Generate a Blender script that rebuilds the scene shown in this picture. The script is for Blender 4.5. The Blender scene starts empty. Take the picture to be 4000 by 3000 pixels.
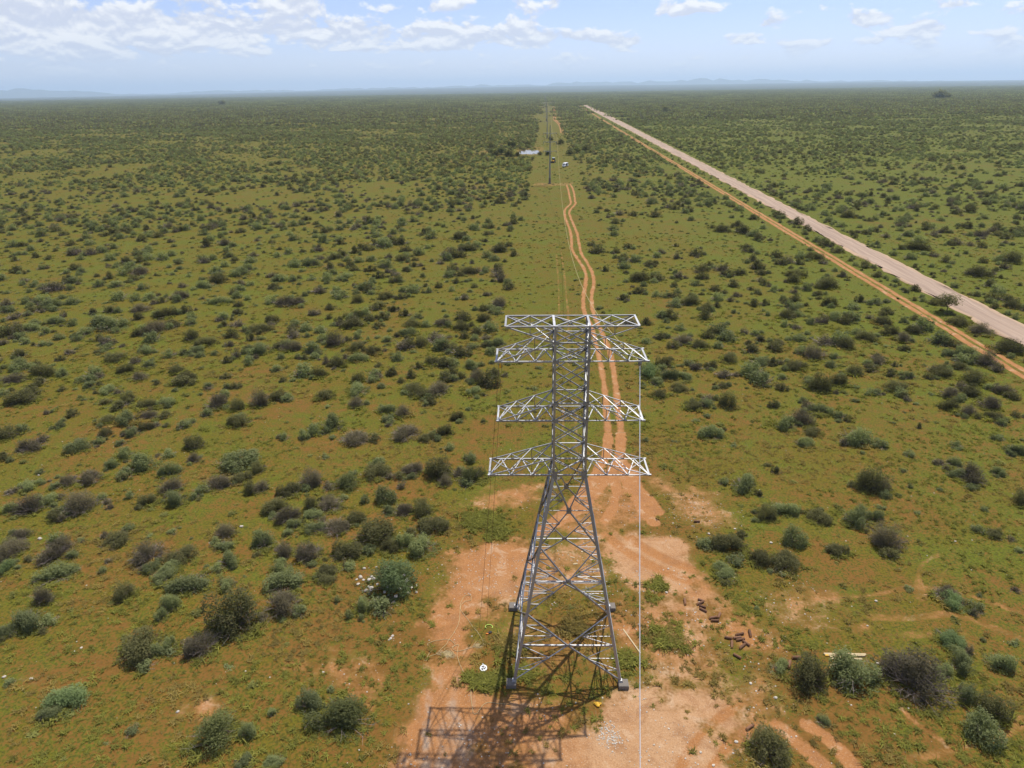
import bpy, math, random
import numpy as np
from mathutils import Matrix, Vector

# ------------------------------------------------------------------ camera, sky, sun, exposure
SC = bpy.context.scene
COL = SC.collection
CAM_H = 40.0
cam_d = bpy.data.cameras.new('camera')
cam = bpy.data.objects.new('camera', cam_d); COL.objects.link(cam)
cam_d.sensor_width = 36.0
cam_d.lens = 2641.96 / 4000 * 36.0
cam_d.clip_start = 0.5; cam_d.clip_end = 200000.0
_f = Vector((0.0, 0.9166293, -0.39973832)); _r = Vector((0.99988313, -0.00611125, -0.01401355)); _u = _r.cross(_f)
cam.matrix_world = Matrix(((_r.x, _u.x, -_f.x, 0), (_r.y, _u.y, -_f.y, 0), (_r.z, _u.z, -_f.z, CAM_H), (0, 0, 0, 1)))
SC.camera = cam
SC.render.resolution_x, SC.render.resolution_y = 1024, 768

SUN_EL, SUN_AZ = math.radians(62.6), math.radians(33.0)      # azimuth from +Y towards +X
sun_d = bpy.data.lights.new('sun', 'SUN'); sun_d.energy = 5.0; sun_d.angle = math.radians(0.53); sun_d.color = (1.0, 0.955, 0.88)
sun = bpy.data.objects.new('sun', sun_d); COL.objects.link(sun)
SUN_DIR = Vector((math.sin(SUN_AZ) * math.cos(SUN_EL), math.cos(SUN_AZ) * math.cos(SUN_EL), math.sin(SUN_EL)))
sun.rotation_euler = SUN_DIR.to_track_quat('Z', 'Y').to_euler(); sun.location = (60, 90, 200)
vs = SC.view_settings
vs.view_transform = 'Standard'; vs.look = 'None'; vs.exposure = 0.16; vs.gamma = 1.0; vs.use_curve_mapping = False
SC.cycles.max_bounces = 6; SC.cycles.volume_bounces = 1; SC.cycles.transparent_max_bounces = 6
SC.cycles.use_denoising = True
SC.cycles.sample_clamp_indirect = 6.0


class N:
    """tiny node-tree builder"""
    def __init__(self, tree):
        self.t = tree; self.n = tree.nodes; self.l = tree.links
    def new(self, typ, **kw):
        nd = self.n.new(typ)
        for k, v in kw.items(): setattr(nd, k, v)
        return nd
    def put(self, sock, v):
        if isinstance(v, bpy.types.NodeSocket): self.l.new(v, sock)
        elif v is not None:
            if hasattr(sock.default_value, '__len__') and not hasattr(v, '__len__'):
                v = [v] * len(sock.default_value)
            if hasattr(v, '__len__') and len(sock.default_value) == 4 and len(v) == 3: v = (*v, 1.0)
            sock.default_value = v
    def m(self, op, a, b=None, c=None, clamp=False):
        nd = self.new('ShaderNodeMath', operation=op, use_clamp=clamp)
        for i, v in enumerate((a, b, c)):
            if v is not None: self.put(nd.inputs[i], v)
        return nd.outputs[0]
    def vm(self, op, a, b=None):
        nd = self.new('ShaderNodeVectorMath', operation=op)
        self.put(nd.inputs[0], a)
        if b is not None: self.put(nd.inputs[1], b)
        return nd.outputs['Value'] if op in ('LENGTH', 'DOT_PRODUCT', 'DISTANCE') else nd.outputs[0]
    def mix(self, f, a, b, blend='MIX'):
        nd = self.new('ShaderNodeMix', data_type='RGBA', blend_type=blend)
        self.put(nd.inputs[0], f); self.put(nd.inputs[6], a); self.put(nd.inputs[7], b)
        return nd.outputs[2]
    def noise(self, vec, scale, detail=3.0, rough=0.55, col=False, dist=0.0):
        nd = self.new('ShaderNodeTexNoise')
        if vec is not None: self.put(nd.inputs['Vector'], vec)
        nd.inputs['Scale'].default_value = scale; nd.inputs['Detail'].default_value = detail
        nd.inputs['Roughness'].default_value = rough; nd.inputs['Distortion'].default_value = dist
        return nd.outputs['Color' if col else 'Fac']
    def ss(self, x, lo, hi, a=0.0, b=1.0, kind='SMOOTHSTEP'):
        nd = self.new('ShaderNodeMapRange', interpolation_type=kind)
        for i, v in enumerate((x, lo, hi, a, b)): self.put(nd.inputs[i], v)
        return nd.outputs[0]
    def attr(self, name):
        return self.new('ShaderNodeAttribute', attribute_name=name)
    def sep(self, v):
        nd = self.new('ShaderNodeSeparateXYZ'); self.put(nd.inputs[0], v); return nd.outputs
    def comb(self, x, y, z):
        nd = self.new('ShaderNodeCombineXYZ')
        for i, v in enumerate((x, y, z)): self.put(nd.inputs[i], v)
        return nd.outputs[0]


def make_world():
    w = bpy.data.worlds.new('World'); SC.world = w; w.use_nodes = True
    w.node_tree.nodes.clear(); k = N(w.node_tree)
    out = k.new('ShaderNodeOutputWorld'); bg = k.new('ShaderNodeBackground')
    sky = k.new('ShaderNodeTexSky', sky_type='NISHITA', sun_disc=False)
    sky.sun_elevation = SUN_EL; sky.sun_rotation = SUN_AZ
    sky.altitude = 1100.0; sky.air_density = 1.0; sky.dust_density = 0.35; sky.ozone_density = 4.0
    # cumulus field: a function of direction only, the same kind of field all round the horizon
    d = k.new('ShaderNodeTexCoord').outputs['Generated']
    x, y, z = k.sep(d)
    zc = k.m('MAXIMUM', z, 0.0)
    lz = k.m('LOGARITHM', k.m('ADD', zc, 0.045), math.e)
    p = k.comb(k.m('MULTIPLY', x, 19.0), k.m('MULTIPLY', y, 19.0), k.m('MULTIPLY', lz, 4.4))
    p_up = k.vm('ADD', p, (0.02, 0.0, 0.2))
    f1 = k.noise(p, 1.0, 7.0, 0.56, dist=0.25); f2 = k.noise(p_up, 1.0, 7.0, 0.56, dist=0.25)
    az = k.m('ARCTAN2', x, y); el = k.m('ARCSINE', z)
    broad = k.noise(k.comb(k.m('MULTIPLY', x, 2.2), k.m('MULTIPLY', y, 2.2), k.m('MULTIPLY', lz, 0.8)), 1.0, 2.0)
    cov = k.m('MULTIPLY', k.m('SUBTRACT', broad, 0.5), 0.45)
    for a, e, sa, se, amp in CLOUDS:
        ga = k.m('POWER', k.m('DIVIDE', k.m('SUBTRACT', az, math.radians(a)), math.radians(sa)), 2.0)
        ge = k.m('POWER', k.m('DIVIDE', k.m('SUBTRACT', el, math.radians(e)), math.radians(se)), 2.0)
        cov = k.m('ADD', cov, k.m('MULTIPLY', k.m('EXPONENT', k.m('MULTIPLY', k.m('ADD', ga, ge), -1.0)), amp))
    dens = k.ss(k.m('ADD', f1, cov), 0.50, 0.60)
    dens = k.m('MULTIPLY', dens, k.ss(el, math.radians(0.8), math.radians(3.2), 0.3, 0.95))
    lit = k.ss(k.m('SUBTRACT', f1, f2), -0.075, 0.10)
    cc = k.mix(lit, (0.66, 0.69, 0.80), (1.0, 0.99, 0.98))
    skyc = k.mix(1.0, sky.outputs[0], (SKY_S * 1.16, SKY_S * 1.02, SKY_S * 1.20), 'MULTIPLY')
    col = k.mix(dens, skyc, k.mix(1.0, cc, (CLOUD_S, CLOUD_S, CLOUD_S), 'MULTIPLY'))
    k.l.new(col, bg.inputs[0]); bg.inputs[1].default_value = 1.0
    k.l.new(bg.outputs[0], out.inputs[0])


HAZE_COL, HAZE_D = (0.64, 0.81, 1.0, 1.0), 6.0e-5
ROPE_SAG = 17.0
SKY_S, CLOUD_S = 0.110, 0.98
#        az     el    s_az  s_el  strength
CLOUDS = ((-30.0, 4.1, 8.0, 1.0, 0.20), (-21.0, 4.0, 8.0, 1.0, 0.22), (-12.0, 3.8, 7.0, 0.9, 0.19), (-3.0, 3.5, 4.0, 0.8, 0.18), (-9.0, 2.9, 6.0, 0.4, 0.10),
          (4.2, 3.5, 3.2, 0.6, 0.19), (9.5, 3.1, 2.2, 0.35, 0.12), (13.6, 5.1, 1.4, 0.35, 0.22), (25.5, 4.0, 1.8, 0.6, 0.22),
          (28.5, 3.3, 1.7, 0.35, 0.2), (27.5, 5.6, 3.0, 0.4, 0.2), (-26.0, 2.6, 4.0, 0.4, 0.10), (17.5, 3.2, 1.5, 0.4, 0.12), (22.5, 2.7, 2.0, 0.35, 0.14), (-34.0, 4.6, 5.0, 1.2, 0.15), (-16.0, 5.6, 3.0, 0.5, 0.12), (30.5, 4.6, 1.2, 0.3, 0.14), (7.5, 4.6, 1.2, 0.3, 0.10), (-7.0, 5.6, 2.0, 0.3, 0.14), (19.0, 4.0, 1.2, 0.3, 0.12))
make_world()
DATA = {
  'rutL': [[26.05,315.79],[25.39,299.27],[24.25,277.91],[23.04,260.2],[23.87,270.13],[20.14,248.34],[18.83,231.69],[18.5,209.24],[17.54,192.13],[16.79,181.62],[17.33,169.47],[17.82,158.72],[17.19,150.21],[15.9,141.61],[14.85,133.84],[14.39,126.02],[14.63,116.3],[14.45,109.56],[14.16,100.89],[13.71,93.77],[13.26,87.11],[12.59,81.53],[12.07,76.51],[11.64,72.85],[11.05,70.02],[9.96,67.38],[8.67,64.17],[6.68,60.77],[4.74,57.65],[2.62,55.16]],
  'rutR': [[27.77,319.66],[27.73,305.19],[26.66,284.12],[24.77,260.03],[25.39,267.01],[21.17,243.23],[20.58,229.31],[20.27,205.44],[19.36,188.86],[18.85,177.27],[19.27,164.43],[19.24,154.26],[18.43,146.17],[17.2,138.84],[16.25,130.53],[15.95,123.03],[16.09,116.24],[16.24,109.48],[16.18,103.38],[15.44,93.71],[14.81,87.06],[14.21,81.47],[13.93,78.07],[13.37,73.99],[12.94,71.65],[12.36,69.16],[10.94,65.82],[9.41,62.96],[7.0,59.04],[4.44,56.66]],
  'fan': [[[12.67,69.42],[13.06,66.77],[13.05,62.86],[13.33,58.87],[13.92,56.41]],[[11.89,67.84],[12.45,66.28],[12.55,62.88],[12.96,60.16],[13.45,57.63]],[[13.63,66.24],[13.55,62.85],[14.25,60.57],[14.75,58.21]],[[11.28,66.31],[11.17,62.91],[10.44,59.58],[9.12,56.93]]],
  'farrutL': [[107.01,1722.86],[86.45,1374.1],[70.31,1110.65],[64.57,1031.57],[61.74,898.36],[58.44,815.38],[51.48,700.43]],
  'farrutR': [[109.64,1721.2],[88.99,1372.83],[72.84,1109.63],[67.14,1030.6],[64.08,897.59],[61.25,814.54],[52.92,687.71]],
  'faint': [[[12.22,176.36],[11.2,156.91],[10.12,137.48],[9.29,125.54]],[[13.68,181.84],[12.7,156.82],[11.7,137.39],[10.9,123.28],[8.96,98.62]],[[6.92,83.53],[6.44,76.7],[6.14,71.29]],[[8.49,81.67],[7.95,75.08],[7.68,70.68]]],
  'roadR': [[90.86,102.83],[91.77,114.58],[92.81,137.3],[95.28,170.69],[97.65,210.38],[101.29,271.3],[133.85,731.84],[182.82,1539.87],[199.83,1868.34]],
  'roadL': [[81.61,90.68],[82.32,101.09],[83.46,121.81],[85.31,141.37],[87.22,168.64],[90.46,201.69],[93.47,249.16],[118.5,648.27],[146.59,1179.25],[192.61,1846.3]],
  'side': [[74.86,81.81],[76.1,92.21],[77.15,99.26],[77.53,105.61],[77.42,115.27],[77.99,125.78],[78.21,137.23],[79.93,153.77],[80.94,171.67],[83.47,197.01],[84.87,224.79],[107.0,585.81],[114.1,751.77],[126.95,977.4],[149.59,1342.35],[174.97,1756.68]],
  'polys': [[[[-5.54,52.41],[-2.3,54.12],[1.74,54.02],[1.38,49.55],[0.08,45.92],[-2.51,45.98],[-2.81,43.22],[-2.88,40.21],[-3.57,36.22],[-1.85,34.58],[-2.88,28.73],[-7.81,28.81],[-7.43,33.54],[-6.72,38.88],[-6.33,42.25],[-5.7,46.05],[-6.36,49.09]],0.85,0.3],[[[9.95,54.93],[16.99,54.01],[16.63,49.19],[16.87,45.55],[15.79,44.44],[12.54,45.64],[8.86,47.5],[8.65,52.06]],0.85,0.75],[[[7.67,37.06],[10.94,36.36],[14.73,35.47],[13.95,31.72],[14.13,28.46],[2.04,28.65],[2.88,32.27],[5.5,33.31],[6.12,35.63]],0.85,0.9],[[[9.77,68.38],[12.98,68.28],[14.53,62.31],[15.59,57.94],[13.26,55.61],[8.59,54.97],[3.96,53.6],[2.76,56.66],[6.46,61.63]],0.5,0.35],[[[-2.96,61.44],[0.04,64.61],[3.61,64.03],[3.4,59.95],[-0.49,59.2],[-3.76,56.83],[-5.25,58.49]],0.55,0.15],[[[15.07,65.15],[21.74,63.04],[22.63,57.75],[21.21,54.64],[17.81,55.49],[15.59,57.94]],0.5,0.5],[[[17.07,52.56],[17.07,45.54],[18.37,42.77],[20.81,40.21],[20.47,38.35],[18.31,38.17],[16.93,41.77],[15.3,45.58]],0.6,0.1],[[[20.89,45.74],[24.49,46.84],[27.05,45.32],[24.99,42.37],[22.02,42.43]],0.5,0.6],[[[7.41,45.76],[9.48,46.29],[9.91,40.91],[9.05,38.12],[7.76,39.99]],0.6,0.1],[[[-2.56,47.64],[0.1,47.82],[0.26,44.5],[-2.08,44.83]],0.6,0.7],[[[0.4,54.05],[9.95,54.93],[8.12,45.17],[0.66,45.33]],0.5,0.5],[[[-0.13,44.79],[8.43,44.6],[7.91,36.42],[-0.21,35.75]],0.36,0.1],[[[9.98,46.87],[16.71,44.98],[15.64,36.27],[9.59,36.39]],0.55,0.6],[[[-3.91,36.23],[5.45,35.64],[3.49,28.63],[-4.04,28.75]],0.65,0.35],[[[-7.06,43.84],[-6.25,47.84],[-5.59,53.12],[-3.0,62.8],[-7.24,59.38],[-9.37,46.71]],0.15,0.3],[[[14.97,36.29],[18.23,37.95],[18.69,35.4],[17.08,32.74],[13.84,28.46],[13.64,31.73]],0.5,0.5],[[[-18.18,39.14],[-17.16,39.59],[-16.91,38.44],[-17.79,38.46]],0.5,0.1],[[[-15.53,40.56],[-13.31,40.39],[-13.41,40.04],[-15.27,40.25]],0.5,0.2],[[[-16.67,38.83],[-14.31,38.56],[-11.65,38.45],[-11.79,38.23],[-13.93,38.05],[-16.41,38.54]],0.5,0.1],[[[-14.04,38.16],[-12.92,37.81],[-11.7,36.93],[-10.65,35.47],[-11.09,35.58],[-11.89,36.62],[-13.02,37.49]],0.5,0.1],[[[-10.63,38.1],[-9.75,37.53],[-8.93,36.15],[-9.27,36.15],[-10.25,37.44]],0.5,0],[[[-8.46,34.16],[-7.99,34.24],[-7.79,33.39],[-8.24,33.21]],0.5,0],[[[-36.68,37.94],[-36.1,38.26],[-35.72,37.38],[-36.33,37.4]],0.5,0.5],[[[-24.37,34.93],[-23.84,35.21],[-23.33,34.42],[-23.9,34.24]],0.5,0.4],[[[-22.84,35.19],[-21.84,35.37],[-21.85,34.78],[-22.67,34.8]],0.5,0.3],[[[27.0,43.15],[29.2,43.37],[28.62,41.82],[27.77,40.83],[27.28,41.34],[28.01,42.47]],0.5,0],[[[35.05,40.19],[36.38,39.45],[38.02,37.81],[37.7,36.31],[37.27,36.74],[36.08,38.99],[34.76,39.72]],0.5,0.2]],
  'lines': [[[[17.8,32.84],[18.78,31.15],[19.66,29.32]],0.9,0.75],[[[19.68,32.81],[20.67,31.63],[21.16,30.68],[21.48,29.45]],0.8,0.85],[[[39.09,50.67],[36.98,49.39],[35.78,47.99],[34.27,44.92]],0.5,0.36],[[[39.67,49.33],[37.72,47.8],[36.22,45.59]],0.4,0.3],[[[27.35,45.21],[30.41,45.43],[33.8,46.23],[36.67,46.02],[38.99,44.96],[41.63,42.97]],0.5,0.4],[[[29.13,42.84],[32.4,42.77],[35.82,42.96],[38.46,41.23],[39.62,40.1]],0.5,0.4],[[[28.98,40.68],[31.82,40.87],[35.5,40.92]],0.4,0.3],[[[25.04,30.04],[28.48,30.81],[32.04,31.61],[34.59,32.91]],0.6,0.4],[[[26.7,34.0],[27.25,32.68],[28.08,31.42]],0.35,0.5]],
  'padrange': [[10.56,321.71],[14.57,324.02],[26.24,322.62],[30.59,323.5],[29.62,316.71],[24.77,312.75],[10.67,314.39]],
  'pond': [[7.63,505.52],[10.17,509.68],[14.62,510.87],[19.43,506.64],[21.35,496.54],[20.49,480.02],[16.11,473.71],[12.05,475.58],[8.43,475.04],[7.43,483.52]],
  'mud': [[3.67,523.23],[18.32,538.48],[27.16,529.41],[22.61,480.85],[20.55,469.49],[13.76,463.87],[7.25,466.09],[5.97,483.78]],
  'mud2': [[-22.83,521.27],[-10.52,525.92],[-9.6,505.4],[-11.79,480.9],[-18.91,476.27]],
  'logs': [[[14.36,45.22],[14.26,44.54]],[[15.48,45.16],[15.94,44.87]],[[15.17,44.47],[15.93,44.9]],[[15.39,44.38],[15.89,44.14]],[[15.34,44.08],[15.83,43.66]],[[15.82,42.89],[16.48,43.05]],[[16.57,42.95],[16.89,43.5]],[[15.89,42.63],[16.52,42.61]],[[16.46,40.82],[17.03,40.65]],[[17.14,40.71],[17.76,40.79]],[[17.41,41.02],[18.07,41.19]],[[18.65,41.56],[18.53,40.81]],[[17.3,40.49],[17.97,40.63]],[[16.92,40.44],[16.69,39.71]],[[17.77,40.42],[18.15,39.91]],[[17.28,39.6],[17.85,40.1]],[[16.62,39.05],[17.07,38.63]],[[15.51,32.48],[16.09,32.86]],[[17.95,56.31],[18.54,56.29]],[[20.66,38.32],[20.24,37.55]],[[20.92,38.58],[21.57,38.57]],[[24.51,38.76],[23.97,38.2]]],
  'planks': [[[23.49,38.94],[26.63,38.81]],[[23.53,38.82],[26.52,38.72]],[[23.83,38.61],[25.28,38.61]],[[23.8,38.45],[26.14,38.38]],[[23.31,37.71],[24.91,38.18]],[[23.24,37.53],[24.68,37.88]],[[8.63,41.92],[9.56,39.38]],[[6.26,51.86],[6.65,52.09]],[[5.36,50.11],[5.76,50.17]],[[6.09,47.94],[6.63,48.4]],[[5.19,51.15],[5.55,51.02]]],
  'rocks': [[-13.82,48.68,0.44],[-13.84,47.76,0.34],[-13.48,48.29,0.3],[-12.59,46.54,0.39],[-12.86,47.43,0.25],[-10.94,46.28,0.22],[-8.71,47.49,0.28],[-8.58,46.64,0.24],[-11.58,48.32,0.25],[-9.69,48.43,0.22],[-14.12,48.38,0.25],[-11.79,45.72,0.2],[-13.75,49.94,0.34],[-11.58,49.89,0.34],[-11.89,49.25,0.34],[-12.67,50.08,0.22],[-10.84,49.23,0.22],[-10.41,49.46,0.2],[-9.86,41.54,0.27],[-9.95,41.26,0.24],[-10.08,41.12,0.18],[-14.51,37.93,0.24],[27.13,37.99,0.2],[19.39,47.84,0.2],[-34.28,40.78,0.22],[-34.61,40.4,0.16],[-26.2,39.07,0.16],[-23.91,34.63,0.27],[-26.44,41.45,0.14],[-38.44,37.98,0.3],[-36.27,37.77,0.3],[28.25,41.85,0.18],[30.32,44.65,0.27],[18.4,35.03,0.31],[36.95,38.11,0.2],[11.9,45.2,0.11],[9.2,43.97,0.16],[11.97,30.84,0.18],[12.55,29.92,0.22],[17.04,36.33,0.27],[14.51,31.57,0.27],[13.03,46.11,0.27],[13.87,49.29,0.2],[21.67,55.05,0.24],[18.92,54.37,0.31],[15.14,54.09,0.16],[-54.62,67.48,0.27],[-46.75,55.27,0.47],[37.75,53.43,0.14],[41.81,52.6,0.24],[24.4,52.77,0.31],[18.71,40.59,0.16],[-27.36,56.69,0.39],[-27.52,36.81,0.11]],
  'rope': [[[-3.79,46.05],[-4.09,46.17],[-4.42,45.92],[-4.63,45.21],[-4.63,44.51],[-4.63,43.03],[-4.89,42.01],[-5.21,41.26],[-5.52,40.54],[-5.84,40.06],[-6.15,39.6],[-6.67,39.38],[-6.88,38.92],[-6.77,39.5],[-6.56,40.08],[-6.97,40.57],[-6.73,40.8],[-5.93,41.09],[-5.19,41.02],[-4.79,40.52],[-5.04,40.29]],[[-3.79,46.05],[-3.81,45.55],[-4.34,45.34],[-4.6,44.51],[-3.94,43.28],[-3.42,42.36],[-3.02,41.72],[-2.72,41.09],[-2.53,40.6],[-2.86,40.12],[-3.14,40.37],[-2.78,40.48],[-3.59,40.14],[-4.56,39.86],[-4.95,40.28],[-4.51,40.52],[-4.57,40.04],[-4.46,39.1],[-3.99,37.86],[-3.47,37.09],[-3.34,36.04],[-3.19,34.83],[-3.04,34.15],[-2.79,34.1],[-2.41,34.82],[-2.01,35.06],[-1.27,34.9],[-0.45,34.83]]],
  'coil': [-5.35,39.58],
  'coil2': [-2.92,40.42],
  'reel': [-2.46,38.03],
  'gear': [-2.09,41.7],
  'hose': [-2.2,42.33],
  'bag': [5.68,34.67],
  'gravelheap': [6.25,32.15],
  'van': [31.46,392.86],
  'tractor': [26.32,416.47],
  'acacia': [82.6,122.58],
  'pondbush': [[-4.98,476.78,8.0],[0.66,458.91,7.3],[-8.93,466.03,5.8],[-11.79,480.9,4.9],[5.67,460.8,4.7],[20.93,466.58,3.8],[25.29,463.03,5.3],[34.84,592.49,5.0],[15.47,550.46,4.9],[3.2,537.72,7.7],[-12.02,529.75,7.0],[40.15,460.5,7.0],[46.19,476.7,7.7],[54.22,493.74,6.1],[40.32,553.3,6.8]],
  'fartrees': [[1169.12,1979.15,34.6],[1214.8,2024.31,22.6],[1232.82,2110.65,20.1],[275.91,1276.17,14.3],[-1070.57,2749.42,28.3],[35.1,603.84,5.0],[88.82,1685.67,6.9]],
  'ropebot': [6.52,22.36,0.0],
  'leftrope': [[-2.37,42.47],[-2.94,42.22]],
}
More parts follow.
